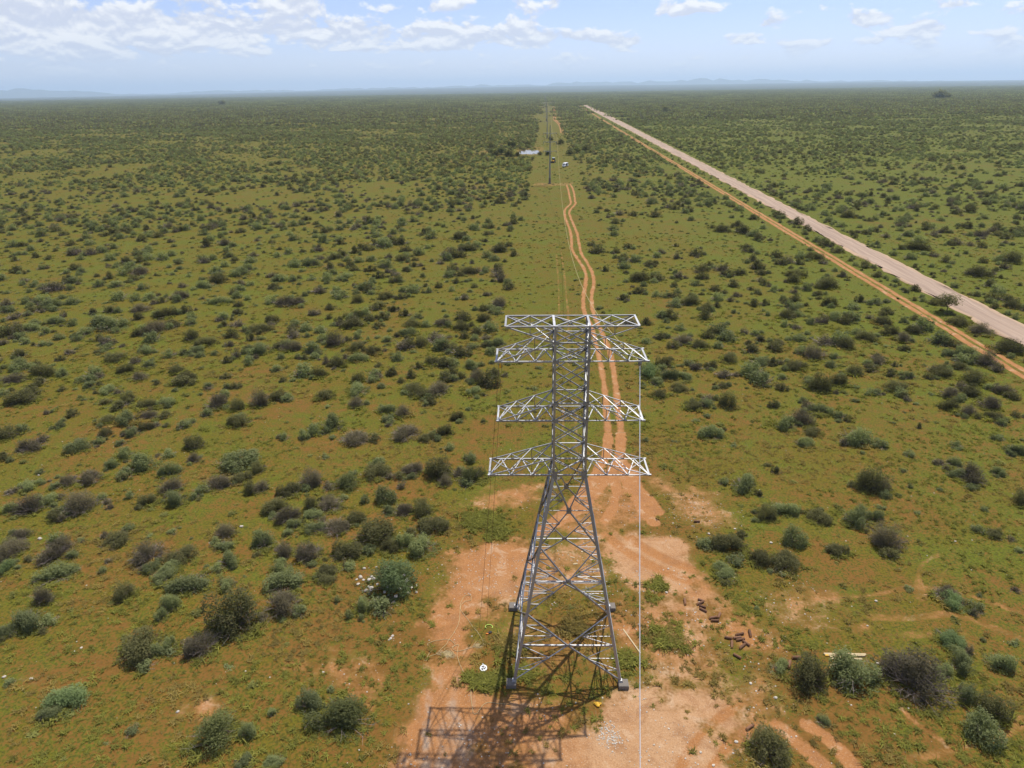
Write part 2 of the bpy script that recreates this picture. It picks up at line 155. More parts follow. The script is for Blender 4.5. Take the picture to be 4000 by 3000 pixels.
SHRUBS = '''28.46,35.97,4.19,2.85,t;-22.96,42.91,3.69,4.02,d;-12.23,33.66,3.53,2.13,o;-10.97,47.36,3.86,2.96,b;21.25,36.39,2.53,2.91,d;-20.52,32.29,2.89,2.34,o;24.68,36.59,3.05,2.17,g;16.27,30.77,2.5,2.15,d;-29.22,40.42,3.09,2.02,d;30.99,31.65,2.23,2.11,g;-13.53,54.29,3.26,2.43,d;32.72,33.47,1.92,2.02,d;38.24,62.03,2.74,3.15,d;-19.59,44.97,2.55,1.87,t;35.26,52.36,2.52,2.58,t;-45.82,60.45,3.05,2.37,t;-40.13,43.54,2.49,1.7,g;-28.8,47.9,2.97,1.33,g;-34.22,51.88,2.72,1.97,t;-43.36,52.42,2.85,1.83,t;-32.37,35.54,2.66,1.12,b;-24.6,40.45,2.18,1.7,t;-8.33,66.33,2.89,2.66,d;20.21,52.28,2.95,1.36,d;-20.38,47.91,3.18,1.33,g;-14.77,35.02,1.81,1.56,g;-32.11,69.52,4.36,1.83,g;24.42,49.45,2.73,1.21,d;-8.6,52.5,2.52,1.66,g;41.9,72.54,3.25,2.19,g;-43.34,68.79,3.11,1.94,g;-15.73,52,2.61,1.33,d;-51,60.35,2.44,2.12,t;33.92,55.78,2.3,1.99,g;26.67,52.8,2.09,2.09,g;-4.59,65.13,2.85,1.86,o;-19.19,51.9,2.18,1.77,t;50.2,63.4,2.54,2.06,t;-18.62,64.12,2.94,1.5,o;52.33,58.81,1.67,1.93,d;-22.52,64.84,2.45,2.12,t;35.98,37.65,1.73,1.3,g;24.94,62.6,2.51,1.88,g;-70.04,88.23,3.65,2.16,d;33.01,37.44,1.55,1.48,g;43.98,88.33,2.99,2.79,d;-48.3,53.58,2.45,1.23,t;80.17,102.1,4.13,2.3,d;-8.08,56.03,2.88,1.21,d;31.82,34.85,1.39,1.45,g;-19.69,74.9,3.33,1.42,t;-15.4,66.58,3.03,1.27,d;33.87,40.17,1.99,0.84,b;-13.52,61.08,2.09,1.96,g;-24.05,53.62,1.89,1.78,g;-23.08,58.05,2.25,1.53,t;-65.08,77.49,2.98,1.81,d;-24.9,59.68,2.42,1.38,d;-17.77,56.06,2.42,1.13,t;-33.93,46.8,1.71,1.49,d;-9.37,58.75,2.03,1.77,d;39.32,61.94,1.99,2.01,t;73.15,96.19,3.21,2.47,t;-40.66,46.21,1.5,1.72,t;-35.44,85.98,2.43,2.8,t;22.56,50.19,2.02,1.23,d;20.82,93.99,3.32,2.15,b;-41.59,49.37,2.93,1.23,g;36.62,44.28,1.94,0.98,b;24.7,74.49,2.88,1.53,g;-75.18,121.24,6.09,2.56,g;-38.82,54.62,2.37,1,d;-29.31,45.19,1.57,1.5,g;-35.98,61.4,2.1,1.68,g;-26.46,50.92,1.82,1.46,g;-23.49,78.72,2.56,2.06,g;37.5,77.95,2.54,2.05,t;-41.32,85.61,2.91,2.02,t;29.4,82.97,2.36,2.58,d;67.25,90.23,3.04,2.15,d;-48.02,66.3,2.5,1.43,t;-73.27,98.26,3.45,2.11,d;-53.73,73.86,2.86,1.4,g;-32.85,64.78,2.58,1.2,t;-65.59,118.91,4.28,2.26,t;48.64,100.68,3.15,2.39,t;-31.3,51.92,2.5,1.05,d;-13.6,75.94,3.37,1.41,t;-51.36,80.93,2.78,1.76,g;-30.04,109.68,2.79,3.21,t;-10.75,89.12,3.18,1.67,t;-19.18,60.03,2.31,1.14,t;27.42,58.06,2.61,1.09,g;-39.2,73.7,2.29,1.83,d;-39.41,67.57,2.13,1.7,g;-48.08,52.28,1.64,1.55,t;-21.69,52.25,1.64,1.56,t;-10.46,53.23,1.66,1.59,g;25.36,56.99,1.75,1.66,d;-18.32,32.69,1.1,1.27,g;-37.75,63.92,2.17,1.44,t;63.91,81.73,2.64,1.82,t;-32.83,34.39,1.46,0.77,g;-36.05,79.98,2.75,1.55,d;-59.64,73.91,2.58,1.48,t;72.45,99.64,3.31,1.97,g;36.52,45.09,1.86,0.78,t;-22.24,89.72,3.19,1.5,g;-24.4,62.9,2.39,1.04,d;54.78,87.73,3.13,1.51,d;-28.51,55.46,1.72,1.49,t;34.71,76.48,2.21,1.92,g;31.23,36.92,1.45,0.84,g;68.05,141.23,4.23,2.8,d;30.62,56.67,2.32,0.98,d;-31.66,50.09,1.91,0.89,g;-21.16,59.73,1.45,1.67,d;-41.96,107.13,3.52,1.87,g;63.91,85.96,3.08,1.32,d;81.65,110.82,3.82,1.74,t;-28.16,40.31,1.45,0.93,g;-11.72,52.78,1.76,1.13,d;-11.62,66.9,2.25,1.18,t;-29.37,119.82,3.88,1.86,d;-21.35,50.08,1.59,1.13,g;47.64,89.83,2.52,1.85,d;120.81,160.54,4.19,3.28,d;-41.12,42.73,1.51,0.86,g;-12.89,44.73,1.17,1.35,g;19.54,37.58,1.38,0.77,g;-37.49,107.9,3.15,1.95,t;33.78,38.85,1.5,0.65,g;-49.9,61.71,2.11,1,g;-19.92,55.93,1.96,0.86,g;-79.07,101.69,3.18,1.66,g;-67.96,127.73,3.87,2.06,d;29.13,149.34,4.45,2.39,d;64.07,92.87,2.94,1.49,d;-5.23,93.18,2.26,2.16,t;-38.93,61.37,1.85,1.18,d;-11.53,58.81,1.79,1.13,t;-16.1,57.5,1.76,1.11,d;30,51.36,1.94,0.82,d;-27.81,100.42,2.77,1.84,d;23.26,93.15,2.6,1.71,g;107.19,175.91,5.46,2.55,d;80.88,115.81,3.76,1.64,d;55.22,104.95,2.88,1.94,d;-47.29,59.06,1.92,0.98,d;61.04,85.51,2.58,1.41,t;-67.6,153.56,4.29,2.52,d;-25.58,76.94,1.92,1.67,g;-46.79,71.66,1.96,1.39,g;58.58,81.41,2.17,1.57,d;-28.68,63.18,1.39,1.6,d;-31.6,48.83,1.87,0.79,g;-49.85,95.13,3.18,1.33,d;-15.79,30.57,1.2,0.51,g;-30.66,65.85,2.09,0.91,d;-27.87,53.48,1.78,0.75,g;69.04,86.36,2.6,1.26,t;-24.83,102.63,3.01,1.44,g;60.69,108.69,3.17,1.57,d;105.58,148.93,5.48,2.3,d;-46.77,50.51,1.39,1.08,b;-8.56,76.1,1.91,1.49,d;-27.75,63.49,1.65,1.28,t;36.06,56.39,1.51,1.17,g;-56.7,113.63,2.67,2.16,d;-25.49,47.8,1.43,0.87,g;-33.34,50.28,1.49,0.91,g;-33.56,87.77,2.31,1.48,d;59.06,69.47,1.91,1.22,g;-26.16,107.28,2.74,1.79,d;-2.6,131.16,3.26,2.18,t;-46.64,134.16,3.33,2.25,t;36.06,130.83,3.26,2.18,d;40.83,80.87,2.62,1.1,g;-53.01,111.13,3.43,1.44,d;-30.06,125.28,3.81,1.6,o;43.68,96.51,3.04,1.28,d;-51.17,85.92,2.43,1.26,d;-26.74,88.2,2.49,1.26,d;24.52,82.97,2.36,1.19,d;-8.98,117.33,3.17,1.69,d;-27.34,40.88,1.1,0.97,g;-54.33,64.98,2.07,0.87,g;-14.55,90.05,2.7,1.13,d;-14.81,81.85,1.87,1.62,t;-16.99,49.55,1.68,0.71,d;-76.55,95.71,3.19,1.34,t;-71.19,140.58,3.97,1.79,t;-64.81,159.95,5.01,2.1,g;-45.69,118.4,3.41,1.47,d;-15.19,108.89,2.38,2.1,d;-44.28,134.23,3.81,1.68,t;-54.91,87.83,2.15,1.53,d;-38.01,84.51,1.76,1.88,d;-50.04,65.7,1.7,1.18,t;-21.61,85.02,2.09,1.47,t;60.05,79.55,1.98,1.41,t;23.77,98.03,2.35,1.67,d;62.64,145.89,3.33,2.48,d;66.44,107.61,2.55,1.86,t;51.43,93.6,2.26,1.62,d;-17.2,83.12,2.21,1.22,g;-60.62,98.91,2.55,1.49,d;49.47,64.49,2.18,0.92,g;-65.27,104.22,3.24,1.36,d;65.22,151.16,4.5,1.89,d;-17.8,30.57,1.13,0.47,g;-16.77,48.42,1.55,0.65,d;-48.9,86.6,2.45,1.09,g;-12.83,88.31,2.49,1.08,d;18.75,49.15,1.57,0.66,g;37.49,74.66,2.17,0.92,d;62.55,78.04,2.25,1,d;-49.6,167.91,4.36,2.18,g;29.45,108.96,2.97,1.36,t;59.95,120.03,3.23,1.54,g;-52.91,60.28,1.46,1.13,g;-5.06,69.29,1.63,1.26,g;-7.5,64.26,1.41,1.37,t;-29.38,67.57,1.47,1.42,d;-29.59,95.79,2.13,1.68,d;35.38,71.94,1.82,1.11,g;51.69,120.98,2.82,1.84,d;65.93,111.17,2.62,1.7,d;-20.48,58.05,1.89,0.8,g;-60.37,136.65,3.87,1.62,g;-87.22,124.22,3.56,1.49,g;-90.47,162.29,4.51,1.89,t;67.48,117.02,3.37,1.42,d;-10.83,74.7,2.02,0.93,d;-61.97,107.61,2.75,1.41,g;-23.05,105.8,2.71,1.35,d;31.64,105.97,2.71,1.36,d;34.38,99.6,2.57,1.28,d;70.62,111.62,2.83,1.47,d;57.34,98.08,2.54,1.28,t;-91.98,120,2.37,2.14,t;-23.21,93.7,1.92,1.68,d;-29.39,43.9,0.96,1.09,g;-49.05,55.9,1.73,0.72,t;-21.93,56.51,1.39,0.93,g;-74.69,131.64,3.51,1.47,t;-18.38,119.73,3.23,1.36,d;-12.83,100.34,2.22,1.55,d;63.17,128.37,2.74,1.99,d;20.73,86.74,2.12,1.13,d;-52.52,98.55,2.37,1.31,d;-12.77,119.62,2.79,1.57,t;110.9,224.4,4.93,3.06,d;96.82,125.07,2.91,1.71,d;75.87,167.3,4.35,1.83,d;18.71,47.96,1.64,0.69,g;-54.18,81.3,2.17,0.91,d;-5.55,88.78,2.33,0.98,g;46.07,53.48,1.56,0.65,d;-18.2,115.13,2.91,1.26,g;-9.98,158.19,4.41,1.85,d;-53.71,168.05,4.07,1.92,g;25.75,93.42,2.43,1.02,g;38.76,98.42,2.54,1.07,g;70.09,99.98,2.58,1.13,g;-26.25,75.6,1.61,1.23,g;-6.55,98.56,2,1.56,g;-48.65,77.41,1.79,1.07,g;-52.34,77.36,1.78,1.07,d;-7.25,80.56,1.84,1.09,d;50.19,66.74,1.58,0.94,g;53.92,64.6,1.54,0.91,g;-57.02,95.88,2.13,1.32,t;-95.4,136.03,4.33,1.82,g;-5.12,122.23,2.63,1.64,d;38.19,126.66,2.71,1.71,d;-59.32,91.09,2.55,1.07,g;24.01,88.94,2.5,1.05,d;-89.29,120.17,3.24,1.36,g;-68.91,149.55,3.93,1.65,g;-2.7,108.6,2.97,1.25,g;-11.18,183.83,4.74,1.99,d;-15.07,199.58,5.11,2.14,d;63.94,204.1,5.21,2.19,d;-49.42,82.66,2.04,0.93,t;-47.97,79.21,1.97,0.89,d;-53.36,107.2,2.54,1.22,g;-44.04,107.37,2.55,1.22,g;-47.37,117.58,2.75,1.34,d;-45.4,123.51,2.87,1.41,d;-26.59,138.03,3.17,1.57,d;68.24,95.16,2.3,1.1,d;-2.95,182.1,5.32,2.23,d;-47.2,69.17,1.36,1.18,g;-31.68,135.47,2.4,2.15,d;20.87,33,0.87,0.57,g;-37.84,70.17,1.51,1,t;-12.91,58.85,1.32,0.86,g;26.41,83.55,1.74,1.17,g;-70.09,97.65,1.99,1.38,g;-86.64,192.94,3.63,2.68,d;-50.23,115.03,2.29,1.6,d;-38.31,108.65,2.18,1.51,g;-18.41,102.49,2.07,1.41,g;-2.66,95.15,1.94,1.31,d;-77.93,117.68,2.97,1.25,g;-30.74,192.53,4.61,1.94,d;146.31,195.45,4.67,1.98,d;72.86,104.58,2.68,1.13,d;-54.7,85.53,2.58,1.09,d;-41.54,88.7,2,1.03,g;-41.44,71.41,1.67,0.83,g;-61.41,71.68,1.68,0.86,d;-17.2,74.77,1.74,0.85,d;44.95,54.17,1.35,0.65,g;-65.16,130.17,2.78,1.54,d;-55.3,125.28,2.69,1.47,g;-21.26,142.03,3,1.66,g;-3.26,160.09,3.34,1.88,d;34.12,110.83,2.41,1.28,d;45.2,156.7,3.28,1.85,d;68.98,200.31,5.46,2.3,d;-102.43,147.83,4.93,2.07,t;-43.05,79.56,1.98,0.83,g;-31.98,87.46,2.14,0.9,g;68.75,84.26,2.07,0.87,d;-83.33,107.28,2.54,1.07,d;-92.44,137.95,3.17,1.37,g;-119.31,185.05,4.13,1.88,t;-24.69,123.95,2.88,1.21,d;-41.83,143.22,3.28,1.38,t;31.15,167.14,4.05,1.7,g;54.65,94.83,2.29,0.96,d;-15.38,95.11,1.77,1.35,d;34.6,39.02,0.71,0.81,t;-60.05,83.23,1.74,1.02,d;-41.41,82.64,1.73,0.99,g;-22.16,55.33,1.26,0.68,g;38.66,88.29,1.82,1.06,d;42.8,79.06,1.67,0.95,g;-45.48,104.38,1.53,1.76,t;-105.04,136.75,2.66,1.68,t;-98.76,172.92,3.28,2.1,d;-114.9,184.55,3.49,2.25,t;-32.98,111.88,2.23,1.33,g;-32.08,121.34,2.39,1.44,d;-6.31,114.33,2.27,1.35,d;-49.73,135.66,2.64,1.63,g;-42.63,153.7,2.95,1.84,b;26.99,105.94,2.13,1.26,d;47.9,172.61,3.28,2.08,d;62.49,139.16,2.7,1.68,g;57.63,131.76,2.57,1.58,d;56.59,92.81,1.9,1.12,d;-35.36,188.68,5.5,2.31,g;-47.01,82.52,1.88,0.79,d;-16.49,80.18,1.84,0.77,g;-58.1,100.85,2.23,0.99,g;-64.1,95.36,2.48,1.04,g;-63.62,121.66,3.05,1.28,d;-72.71,126.08,2.7,1.26,d;-76.85,140.5,2.97,1.41,g;-102,155.05,3.25,1.59,g;22,118.99,2.57,1.15,t;33.36,149.54,3.14,1.48,d;154.36,230.19,4.27,2.63,d;-15.83,60.96,1.11,0.96,g;-13.83,43.66,0.77,0.88,g;-11.28,85.41,1.61,1.05,d;-7.81,72.17,1.41,0.9,g;35.37,82.6,1.57,1.02,d;-56.96,105.24,1.92,1.3,g;-30.99,143.25,2.52,1.74,d;23.41,178.3,4.91,2.06,d;123.69,202.09,3.44,2.5,d;-102.05,131.98,3.05,1.28,g;-88.4,115.55,2.71,1.14,g;-39.82,117.25,2.75,1.15,d;120.45,181.5,4.06,1.7,t;97.14,131.33,3.03,1.27,d;85.68,182.65,4.08,1.71,d;-37.53,37.4,0.95,0.4,g;-50.99,64.92,1.42,0.66,g;27.22,85.39,1.77,0.84,t;48.62,67,1.46,0.68,t;-61.23,102.64,2.07,1.04,t;-60.66,122.64,2.42,1.25,g;-20.38,125.71,2.47,1.26,d;-26.98,123.18,2.43,1.23,d;-2.77,126.31,2.48,1.26,g;-21.24,96.32,1.96,0.95,g;-38.43,127.31,2.5,1.28,t;-30.79,155.1,2.98,1.58,d;24.95,118.75,2.35,1.19,d;83.51,127.94,2.51,1.32,d;84.38,157.96,3.03,1.63,d;89.78,213.56,3.99,2.23,d;67.7,169.94,3.23,1.75,d;71.41,122.61,2.42,1.26,d;59,91.82,1.89,0.93,g;-17.11,34.38,0.73,0.56,g;-49.22,93.69,3.14,1.32,d;-34.29,62.09,1.12,0.83,g;-28.72,75.55,1.31,0.98,g;-12.28,63.64,1.02,1.03,t;29.53,65.49,1.17,0.86,d;-42.26,101.2,1.49,1.51,g;-94.24,119.52,2.58,1.08,g;-45.74,112.85,1.84,1.42,d;-8.27,112.42,1.83,1.4,d;-14.14,160.41,2.51,1.99,d;-2.32,150.15,2.37,1.86,t;30.96,97.18,2.16,0.91,d;27.3,139.06,2.95,1.24,d;40.81,97.97,1.63,1.24,d;48.69,143.18,2.77,1.33,d;-74.54,90.7,1.7,0.96,g;-46.3,102.5,1.88,1.06,d;-67.7,118.87,2.14,1.25,g;-73.2,114.09,2.06,1.2,d;-29.74,101.13,1.3,1.5,t;-36.72,98.46,1.82,1.01,g;-20.92,93.55,1.74,0.96,g;60.29,165.94,2.88,1.74,d;69.97,191.12,3.27,2.01,d;105.91,162.24,2.82,1.72,d;69.98,130.18,2.32,1.36,d;54.53,127.89,2.28,1.33,g;50.99,86.4,1.79,0.75,g;-91.32,124.02,2.44,1.06,g;-81.46,115.12,2.29,0.97,g;-69.59,109.36,2.19,0.92,g;-96.63,131.57,2.57,1.13,d;-32.43,103.57,2.09,0.88,g;-23,137.64,2.68,1.13,d;-36.36,131,2.56,1.08,d;26.01,110.54,2.21,0.93,d;27.79,98.19,2,0.84,g;23.02,134.49,2.62,1.1,d;34.11,135.56,2.64,1.12,d;34.28,162.39,3.1,1.36,d;42.42,108.61,2.17,0.91,d;132.88,191.17,3.6,1.68,t;84.95,174,3.3,1.5,d;72.8,129.32,2.53,1.09,g;44.76,106.79,2.14,0.9,d;-97.77,128.03,2.97,1.25,t;-80.41,130.97,3.03,1.27,d;-41.59,62.46,1,0.87,g;-96.52,175,2.41,2.22,d;-59.76,80.02,1.38,0.88,g;-51.88,75.18,1.31,0.82,g;-79.58,139.51,2.22,1.5,g;-83.52,122.83,1.98,1.33,g;-85.73,118.29,1.92,1.28,g;-77.38,114.2,1.86,1.23,g;-95.39,158.6,2.49,1.71,d;-27.12,112.95,1.84,1.2,g;-18.07,111.07,1.81,1.17,d;-4.34,117.88,1.91,1.24,t;-39.73,166.62,2.6,1.77,d;38.66,150.93,2.38,1.6,t;54.86,117.09,1.9,1.25,g;-63.15,93.35,2.09,0.88,g;-57.52,87.15,1.64,0.74,d;-83.65,130.12,2.31,1.13,d;-88.79,156.2,2.72,1.37,d;-40.47,120.96,2.17,1.02,g;-23.21,128.72,2.29,1.09,d;43.56,140.16,2.47,1.2,d;49.84,152.12,3.19,1.34,d;127.27,198.25,3.38,1.77,d;175.8,237.59,4,2.15,d;137.89,187.45,3.21,1.68,d;85.15,137.92,2.92,1.23,d;83.07,149.32,2.62,1.3,d;89.21,227.31,4.61,1.93,d;70.12,162.27,2.82,1.41,d;65.58,78.73,1.21,0.9,d;-121.99,165.61,2.3,1.82,d;-14.75,98.65,1.46,1.08,d;-0.49,146.98,2.06,1.59,g;55.49,143.89,2.02,1.57,d;49.58,115.96,1.67,1.27,g;-40.96,92.09,1.89,0.79,d;46.37,68.94,1.49,0.63,g;-35.37,172.75,3.28,1.38,g;-13.53,36.41,0.76,0.34,g;23,36.23,0.76,0.34,d;-53.39,65.86,1.18,0.59,g;-25.05,53.53,0.67,0.77,g;53.11,71.12,1.25,0.63,g;-51.96,105.24,1.73,0.92,g;-55.81,133.75,2.13,1.18,d;-53.94,128.62,2.06,1.13,d;-102.55,138.12,2.2,1.25,g;-85.74,112.76,1.84,1.01,g;-24.67,118.82,1.92,1.03,d;42.56,111.38,1.82,0.97,g;85.19,186.71,2.88,1.68,g;88.94,203.02,3.11,1.83,d;40.22,92.03,1.55,0.8,g;61.44,91.6,1.54,0.81,d;-27.57,172.49,3.87,1.63,d;-45.03,92.38,1.72,0.72,g;-48.95,74.84,1.45,0.61,g;-82.05,112.09,2.03,0.85,g;62.85,175.45,3.03,1.27,d;57.85,152.98,2.67,1.12,d;138.51,192.25,3.29,1.39,d;-32.96,144.9,1.78,1.61,g;-15.25,45.67,0.59,0.68,g;-62.41,126.72,1.81,1.15,g;-72.92,137.38,1.94,1.25,d;-37.93,103.56,1.52,0.94,g;30.3,136.32,1.93,1.23,g;40.73,128.44,1.83,1.16,d;42.19,169.81,1.76,2.03,t;49.16,230.92,4.67,1.96,d;50.47,129.48,1.84,1.17,d;114.33,160.87,2.24,1.48,d;124.44,177.02,2.44,1.63,d;121.39,193.37,2.65,1.78,t;56.13,139.24,1.97,1.26,g;54.19,121.82,1.75,1.11,g;62.84,120.68,1.73,1.1,g;71.74,117.49,1.69,1.08,g;74.32,118.71,1.71,1.09,d;-33.94,56.08,1.04,0.44,g;-19.33,91.39,1.54,0.65,g;-39.59,153.31,2.41,1.08,g;-23.73,165.62,2.58,1.17,d;32.03,183.15,2.83,1.3,d;62.84,242.26,4.07,1.71,d;139.87,238.45,3.61,1.77,t;63.61,135.4,2.16,0.95,d;-33.94,161.84,3.09,1.3,d;70.99,212.23,3.96,1.66,d;-12.73,43.43,0.57,0.64,g;54.28,83.92,1.11,0.8,t;-88.26,128.15,1.37,1.47,t;-98.93,148.49,1.82,1.4,g;-15.7,118.89,1.5,1.1,g;-17.48,141.76,1.75,1.31,g;-15.86,145.83,1.79,1.35,d;44.58,132.1,1.64,1.23,t;41.1,112.5,1.43,1.05,t;75.13,149.41,1.57,1.7,t;42.17,234.47,3.56,1.5,d;-30.91,53.03,0.88,0.37,d;30.54,89.57,1.68,0.7,d;-17.89,124.59,1.78,0.88,g;-10.53,105.07,1.54,0.74,g;-29.16,160.09,2.23,1.16,t;48.05,161.15,2.24,1.17,d;51.37,158.64,2.21,1.15,d;22.67,186.65,2.56,1.36,d;56.58,127.6,1.82,0.92,g;21.09,90.99,2.21,0.93,g;-12.14,149.5,1.83,1.25,d;51.7,137.18,1.7,1.15,g;22.44,158.12,1.93,1.32,d;28.2,177.51,2.14,1.48,d;103.42,196.54,2.85,1.28,d;51.3,75.85,0.88,0.77,d;59.41,72.65,1.27,0.53,g;119.13,207.76,2.83,1.37,t;136.91,202.31,2.07,1.93,d;136.57,204.55,3.13,1.32,d;40.03,84.27,1.12,0.63,g;-49.59,106.06,1.36,0.79,g;-35.18,103.89,1.33,0.77,g;35.77,143.99,1.77,1.07,d;111.89,152.55,2.13,0.9,d;-63.91,83.98,0.95,0.67,t;16.34,73.35,0.85,0.58,g;42.63,62.07,0.75,0.51,g;-36.41,114.02,1.24,0.88,g;-12.81,142.76,1.51,1.09,g;59.05,96.5,1.07,0.76,d;-45.51,79.63,1.07,0.45,d;-42.48,54.88,0.79,0.33,g;102.45,176.4,2.13,1.03,d;-44.91,176.67,1.83,1.2,d;28.71,119.38,1.07,0.95,g;43.91,65.39,0.78,0.38,g;42.92,124.39,1.33,0.73,g;17.33,127.95,1.37,0.74,g;107.84,199.32,2.04,1.2,d;26.73,76.01,0.73,0.47,d;-25.12,112.15,0.81,0.72,g'''
# ------------------------------------------------------------------ helpers
rng = np.random.default_rng(7)


def tag(o, label=None, cat=None, group=None, kind=None):
    if label: o['label'] = label
    if cat: o['category'] = cat
    if group: o['group'] = group
    if kind: o['kind'] = kind
    return o


def mesh_np(name, verts, faces, mats=(), smooth=False, mi=None, attrs=None):
    """verts (n,3); faces (m,k) all of one size, or a list of lists"""
    me = bpy.data.meshes.new(name)
    verts = np.asarray(verts, dtype=np.float32)
    if isinstance(faces, np.ndarray):
        nv, (nf, k) = len(verts), faces.shape
        me.vertices.add(nv); me.vertices.foreach_set('co', verts.ravel())
        me.loops.add(nf * k); me.loops.foreach_set('vertex_index', faces.astype(np.int32).ravel())
        me.polygons.add(nf); me.polygons.foreach_set('loop_start', np.arange(0, nf * k, k, dtype=np.int32))
        me.update(calc_edges=True)
    else:
        me.from_pydata(verts.tolist(), [], faces); me.update()
    for m in mats: me.materials.append(m)
    if mi is not None: me.polygons.foreach_set('material_index', np.asarray(mi, dtype=np.int32))
    if smooth: me.polygons.foreach_set('use_smooth', np.ones(len(me.polygons), dtype=bool))
    for an, (dom, arr) in (attrs or {}).items():
        a = me.attributes.new(an, 'FLOAT', dom); a.data.foreach_set('value', np.asarray(arr, dtype=np.float32))
    me.validate()
    return me


def obj(name, me, parent=None, loc=(0, 0, 0), rz=0.0, scale=None):
    o = bpy.data.objects.new(name, me); COL.objects.link(o)
    o.location = loc
    if rz: o.rotation_euler = (0, 0, rz)
    if scale is not None: o.scale = scale
    if parent is not None: o.parent = parent
    return o


class MB:
    """collects simple shapes into one mesh"""
    def __init__(self): self.v = []; self.f = []; self.mi = []
    def add(self, vs_, fs, mi=0):
        b = len(self.v); self.v += [tuple(map(float, q)) for q in vs_]
        for f in fs: self.f.append([b + i for i in f]); self.mi.append(mi)
        return self
    def box(self, c, s, mi=0, rz=0.0, taper=1.0):
        hx, hy, hz = s[0] / 2, s[1] / 2, s[2] / 2; cs, sn = math.cos(rz), math.sin(rz); q = []
        for z, t in ((-hz, 1.0), (hz, taper)):
            for x, y in ((-hx, -hy), (hx, -hy), (hx, hy), (-hx, hy)):
                x, y = x * t, y * t
                q.append((c[0] + cs * x - sn * y, c[1] + sn * x + cs * y, c[2] + z))
        return self.add(q, [(3, 2, 1, 0), (4, 5, 6, 7), (0, 1, 5, 4), (1, 2, 6, 5), (2, 3, 7, 6), (3, 0, 4, 7)], mi)
    def tube(self, a, b, r0, r1=None, n=8, mi=0, cap=True, capmi=None):
        a, b = Vector(a), Vector(b); r1 = r0 if r1 is None else r1
        d = (b - a).normalized(); x = d.orthogonal().normalized(); y = d.cross(x); q = []
        for c, r in ((a, r0), (b, r1)):
            for i in range(n):
                t = 2 * math.pi * i / n; q.append(c + x * (r * math.cos(t)) + y * (r * math.sin(t)))
        self.add(q, [(i, (i + 1) % n, n + (i + 1) % n, n + i) for i in range(n)], mi)
        if cap:
            self.add(q[:n], [tuple(range(n))[::-1]], mi if capmi is None else capmi)
            self.add(q[n:], [tuple(range(n))], mi if capmi is None else capmi)
        return self
    def path(self, pts, r, n=5, mi=0):
        pts = [Vector(q) for q in pts]; rings = []
        for i, q in enumerate(pts):
            d = (pts[min(i + 1, len(pts) - 1)] - pts[max(i - 1, 0)]).normalized()
            x = d.cross(Vector((0, 0, 1)))
            x = x.normalized() if x.length > 1e-4 else Vector((1, 0, 0)); y = x.cross(d)
            rings.append([q + x * (r * math.cos(2 * math.pi * j / n)) + y * (r * math.sin(2 * math.pi * j / n)) for j in range(n)])
        vs_ = [v for rg in rings for v in rg]
        fs = [(i * n + j, i * n + (j + 1) % n, (i + 1) * n + (j + 1) % n, (i + 1) * n + j) for i in range(len(pts) - 1) for j in range(n)]
        return self.add(vs_, fs, mi)
    def prism(self, prof, x0, x1, mi=0):
        """profile in (y,z), extruded along x"""
        n = len(prof); vs_ = [(x0, y, z) for y, z in prof] + [(x1, y, z) for y, z in prof]
        return self.add(vs_, [tuple(range(n)), tuple(range(2 * n - 1, n - 1, -1))] + [(i, n + i, n + (i + 1) % n, (i + 1) % n) for i in range(n)], mi)
    def mesh(self, name, mats, smooth=False):
        me = bpy.data.meshes.new(name); me.from_pydata(self.v, [], self.f); me.update()
        for m in mats: me.materials.append(m)
        me.polygons.foreach_set('material_index', self.mi)
        if smooth: me.polygons.foreach_set('use_smooth', [True] * len(self.f))
        return me


def value_noise(x, y, cell, seed):
    g = np.random.default_rng(seed).random((256, 256))
    u, v = x / cell, y / cell; iu, iv = np.floor(u).astype(int), np.floor(v).astype(int)
    fu, fv = u - iu, v - iv; fu = fu * fu * (3 - 2 * fu); fv = fv * fv * (3 - 2 * fv)
    a, b = g[iu % 256, iv % 256], g[(iu + 1) % 256, iv % 256]; c, d = g[iu % 256, (iv + 1) % 256], g[(iu + 1) % 256, (iv + 1) % 256]
    return (a * (1 - fu) + b * fu) * (1 - fv) + (c * (1 - fu) + d * fu) * fv


def seg_dist(px, py, poly, closed=True):
    poly = np.asarray(poly, float); best = np.full(px.shape, 1e9); n = len(poly)
    for i in range(n if closed else n - 1):
        a, b = poly[i], poly[(i + 1) % n]; d = b - a; L2 = max(d @ d, 1e-9)
        t = np.clip(((px - a[0]) * d[0] + (py - a[1]) * d[1]) / L2, 0, 1)
        best = np.minimum(best, np.hypot(px - a[0] - t * d[0], py - a[1] - t * d[1]))
    return best


def in_poly(px, py, poly):
    ins = np.zeros(px.shape, bool); n = len(poly)
    for i in range(n):
        (x1, y1), (x2, y2) = poly[i], poly[(i + 1) % n]
        if y1 == y2: continue
        c = ((y1 > py) != (y2 > py)) & (px < (x2 - x1) * (py - y1) / (y2 - y1) + x1)
        ins ^= c
    return ins


def sstep(x, a, b):
    t = np.clip((x - a) / (b - a), 0, 1); return t * t * (3 - 2 * t)


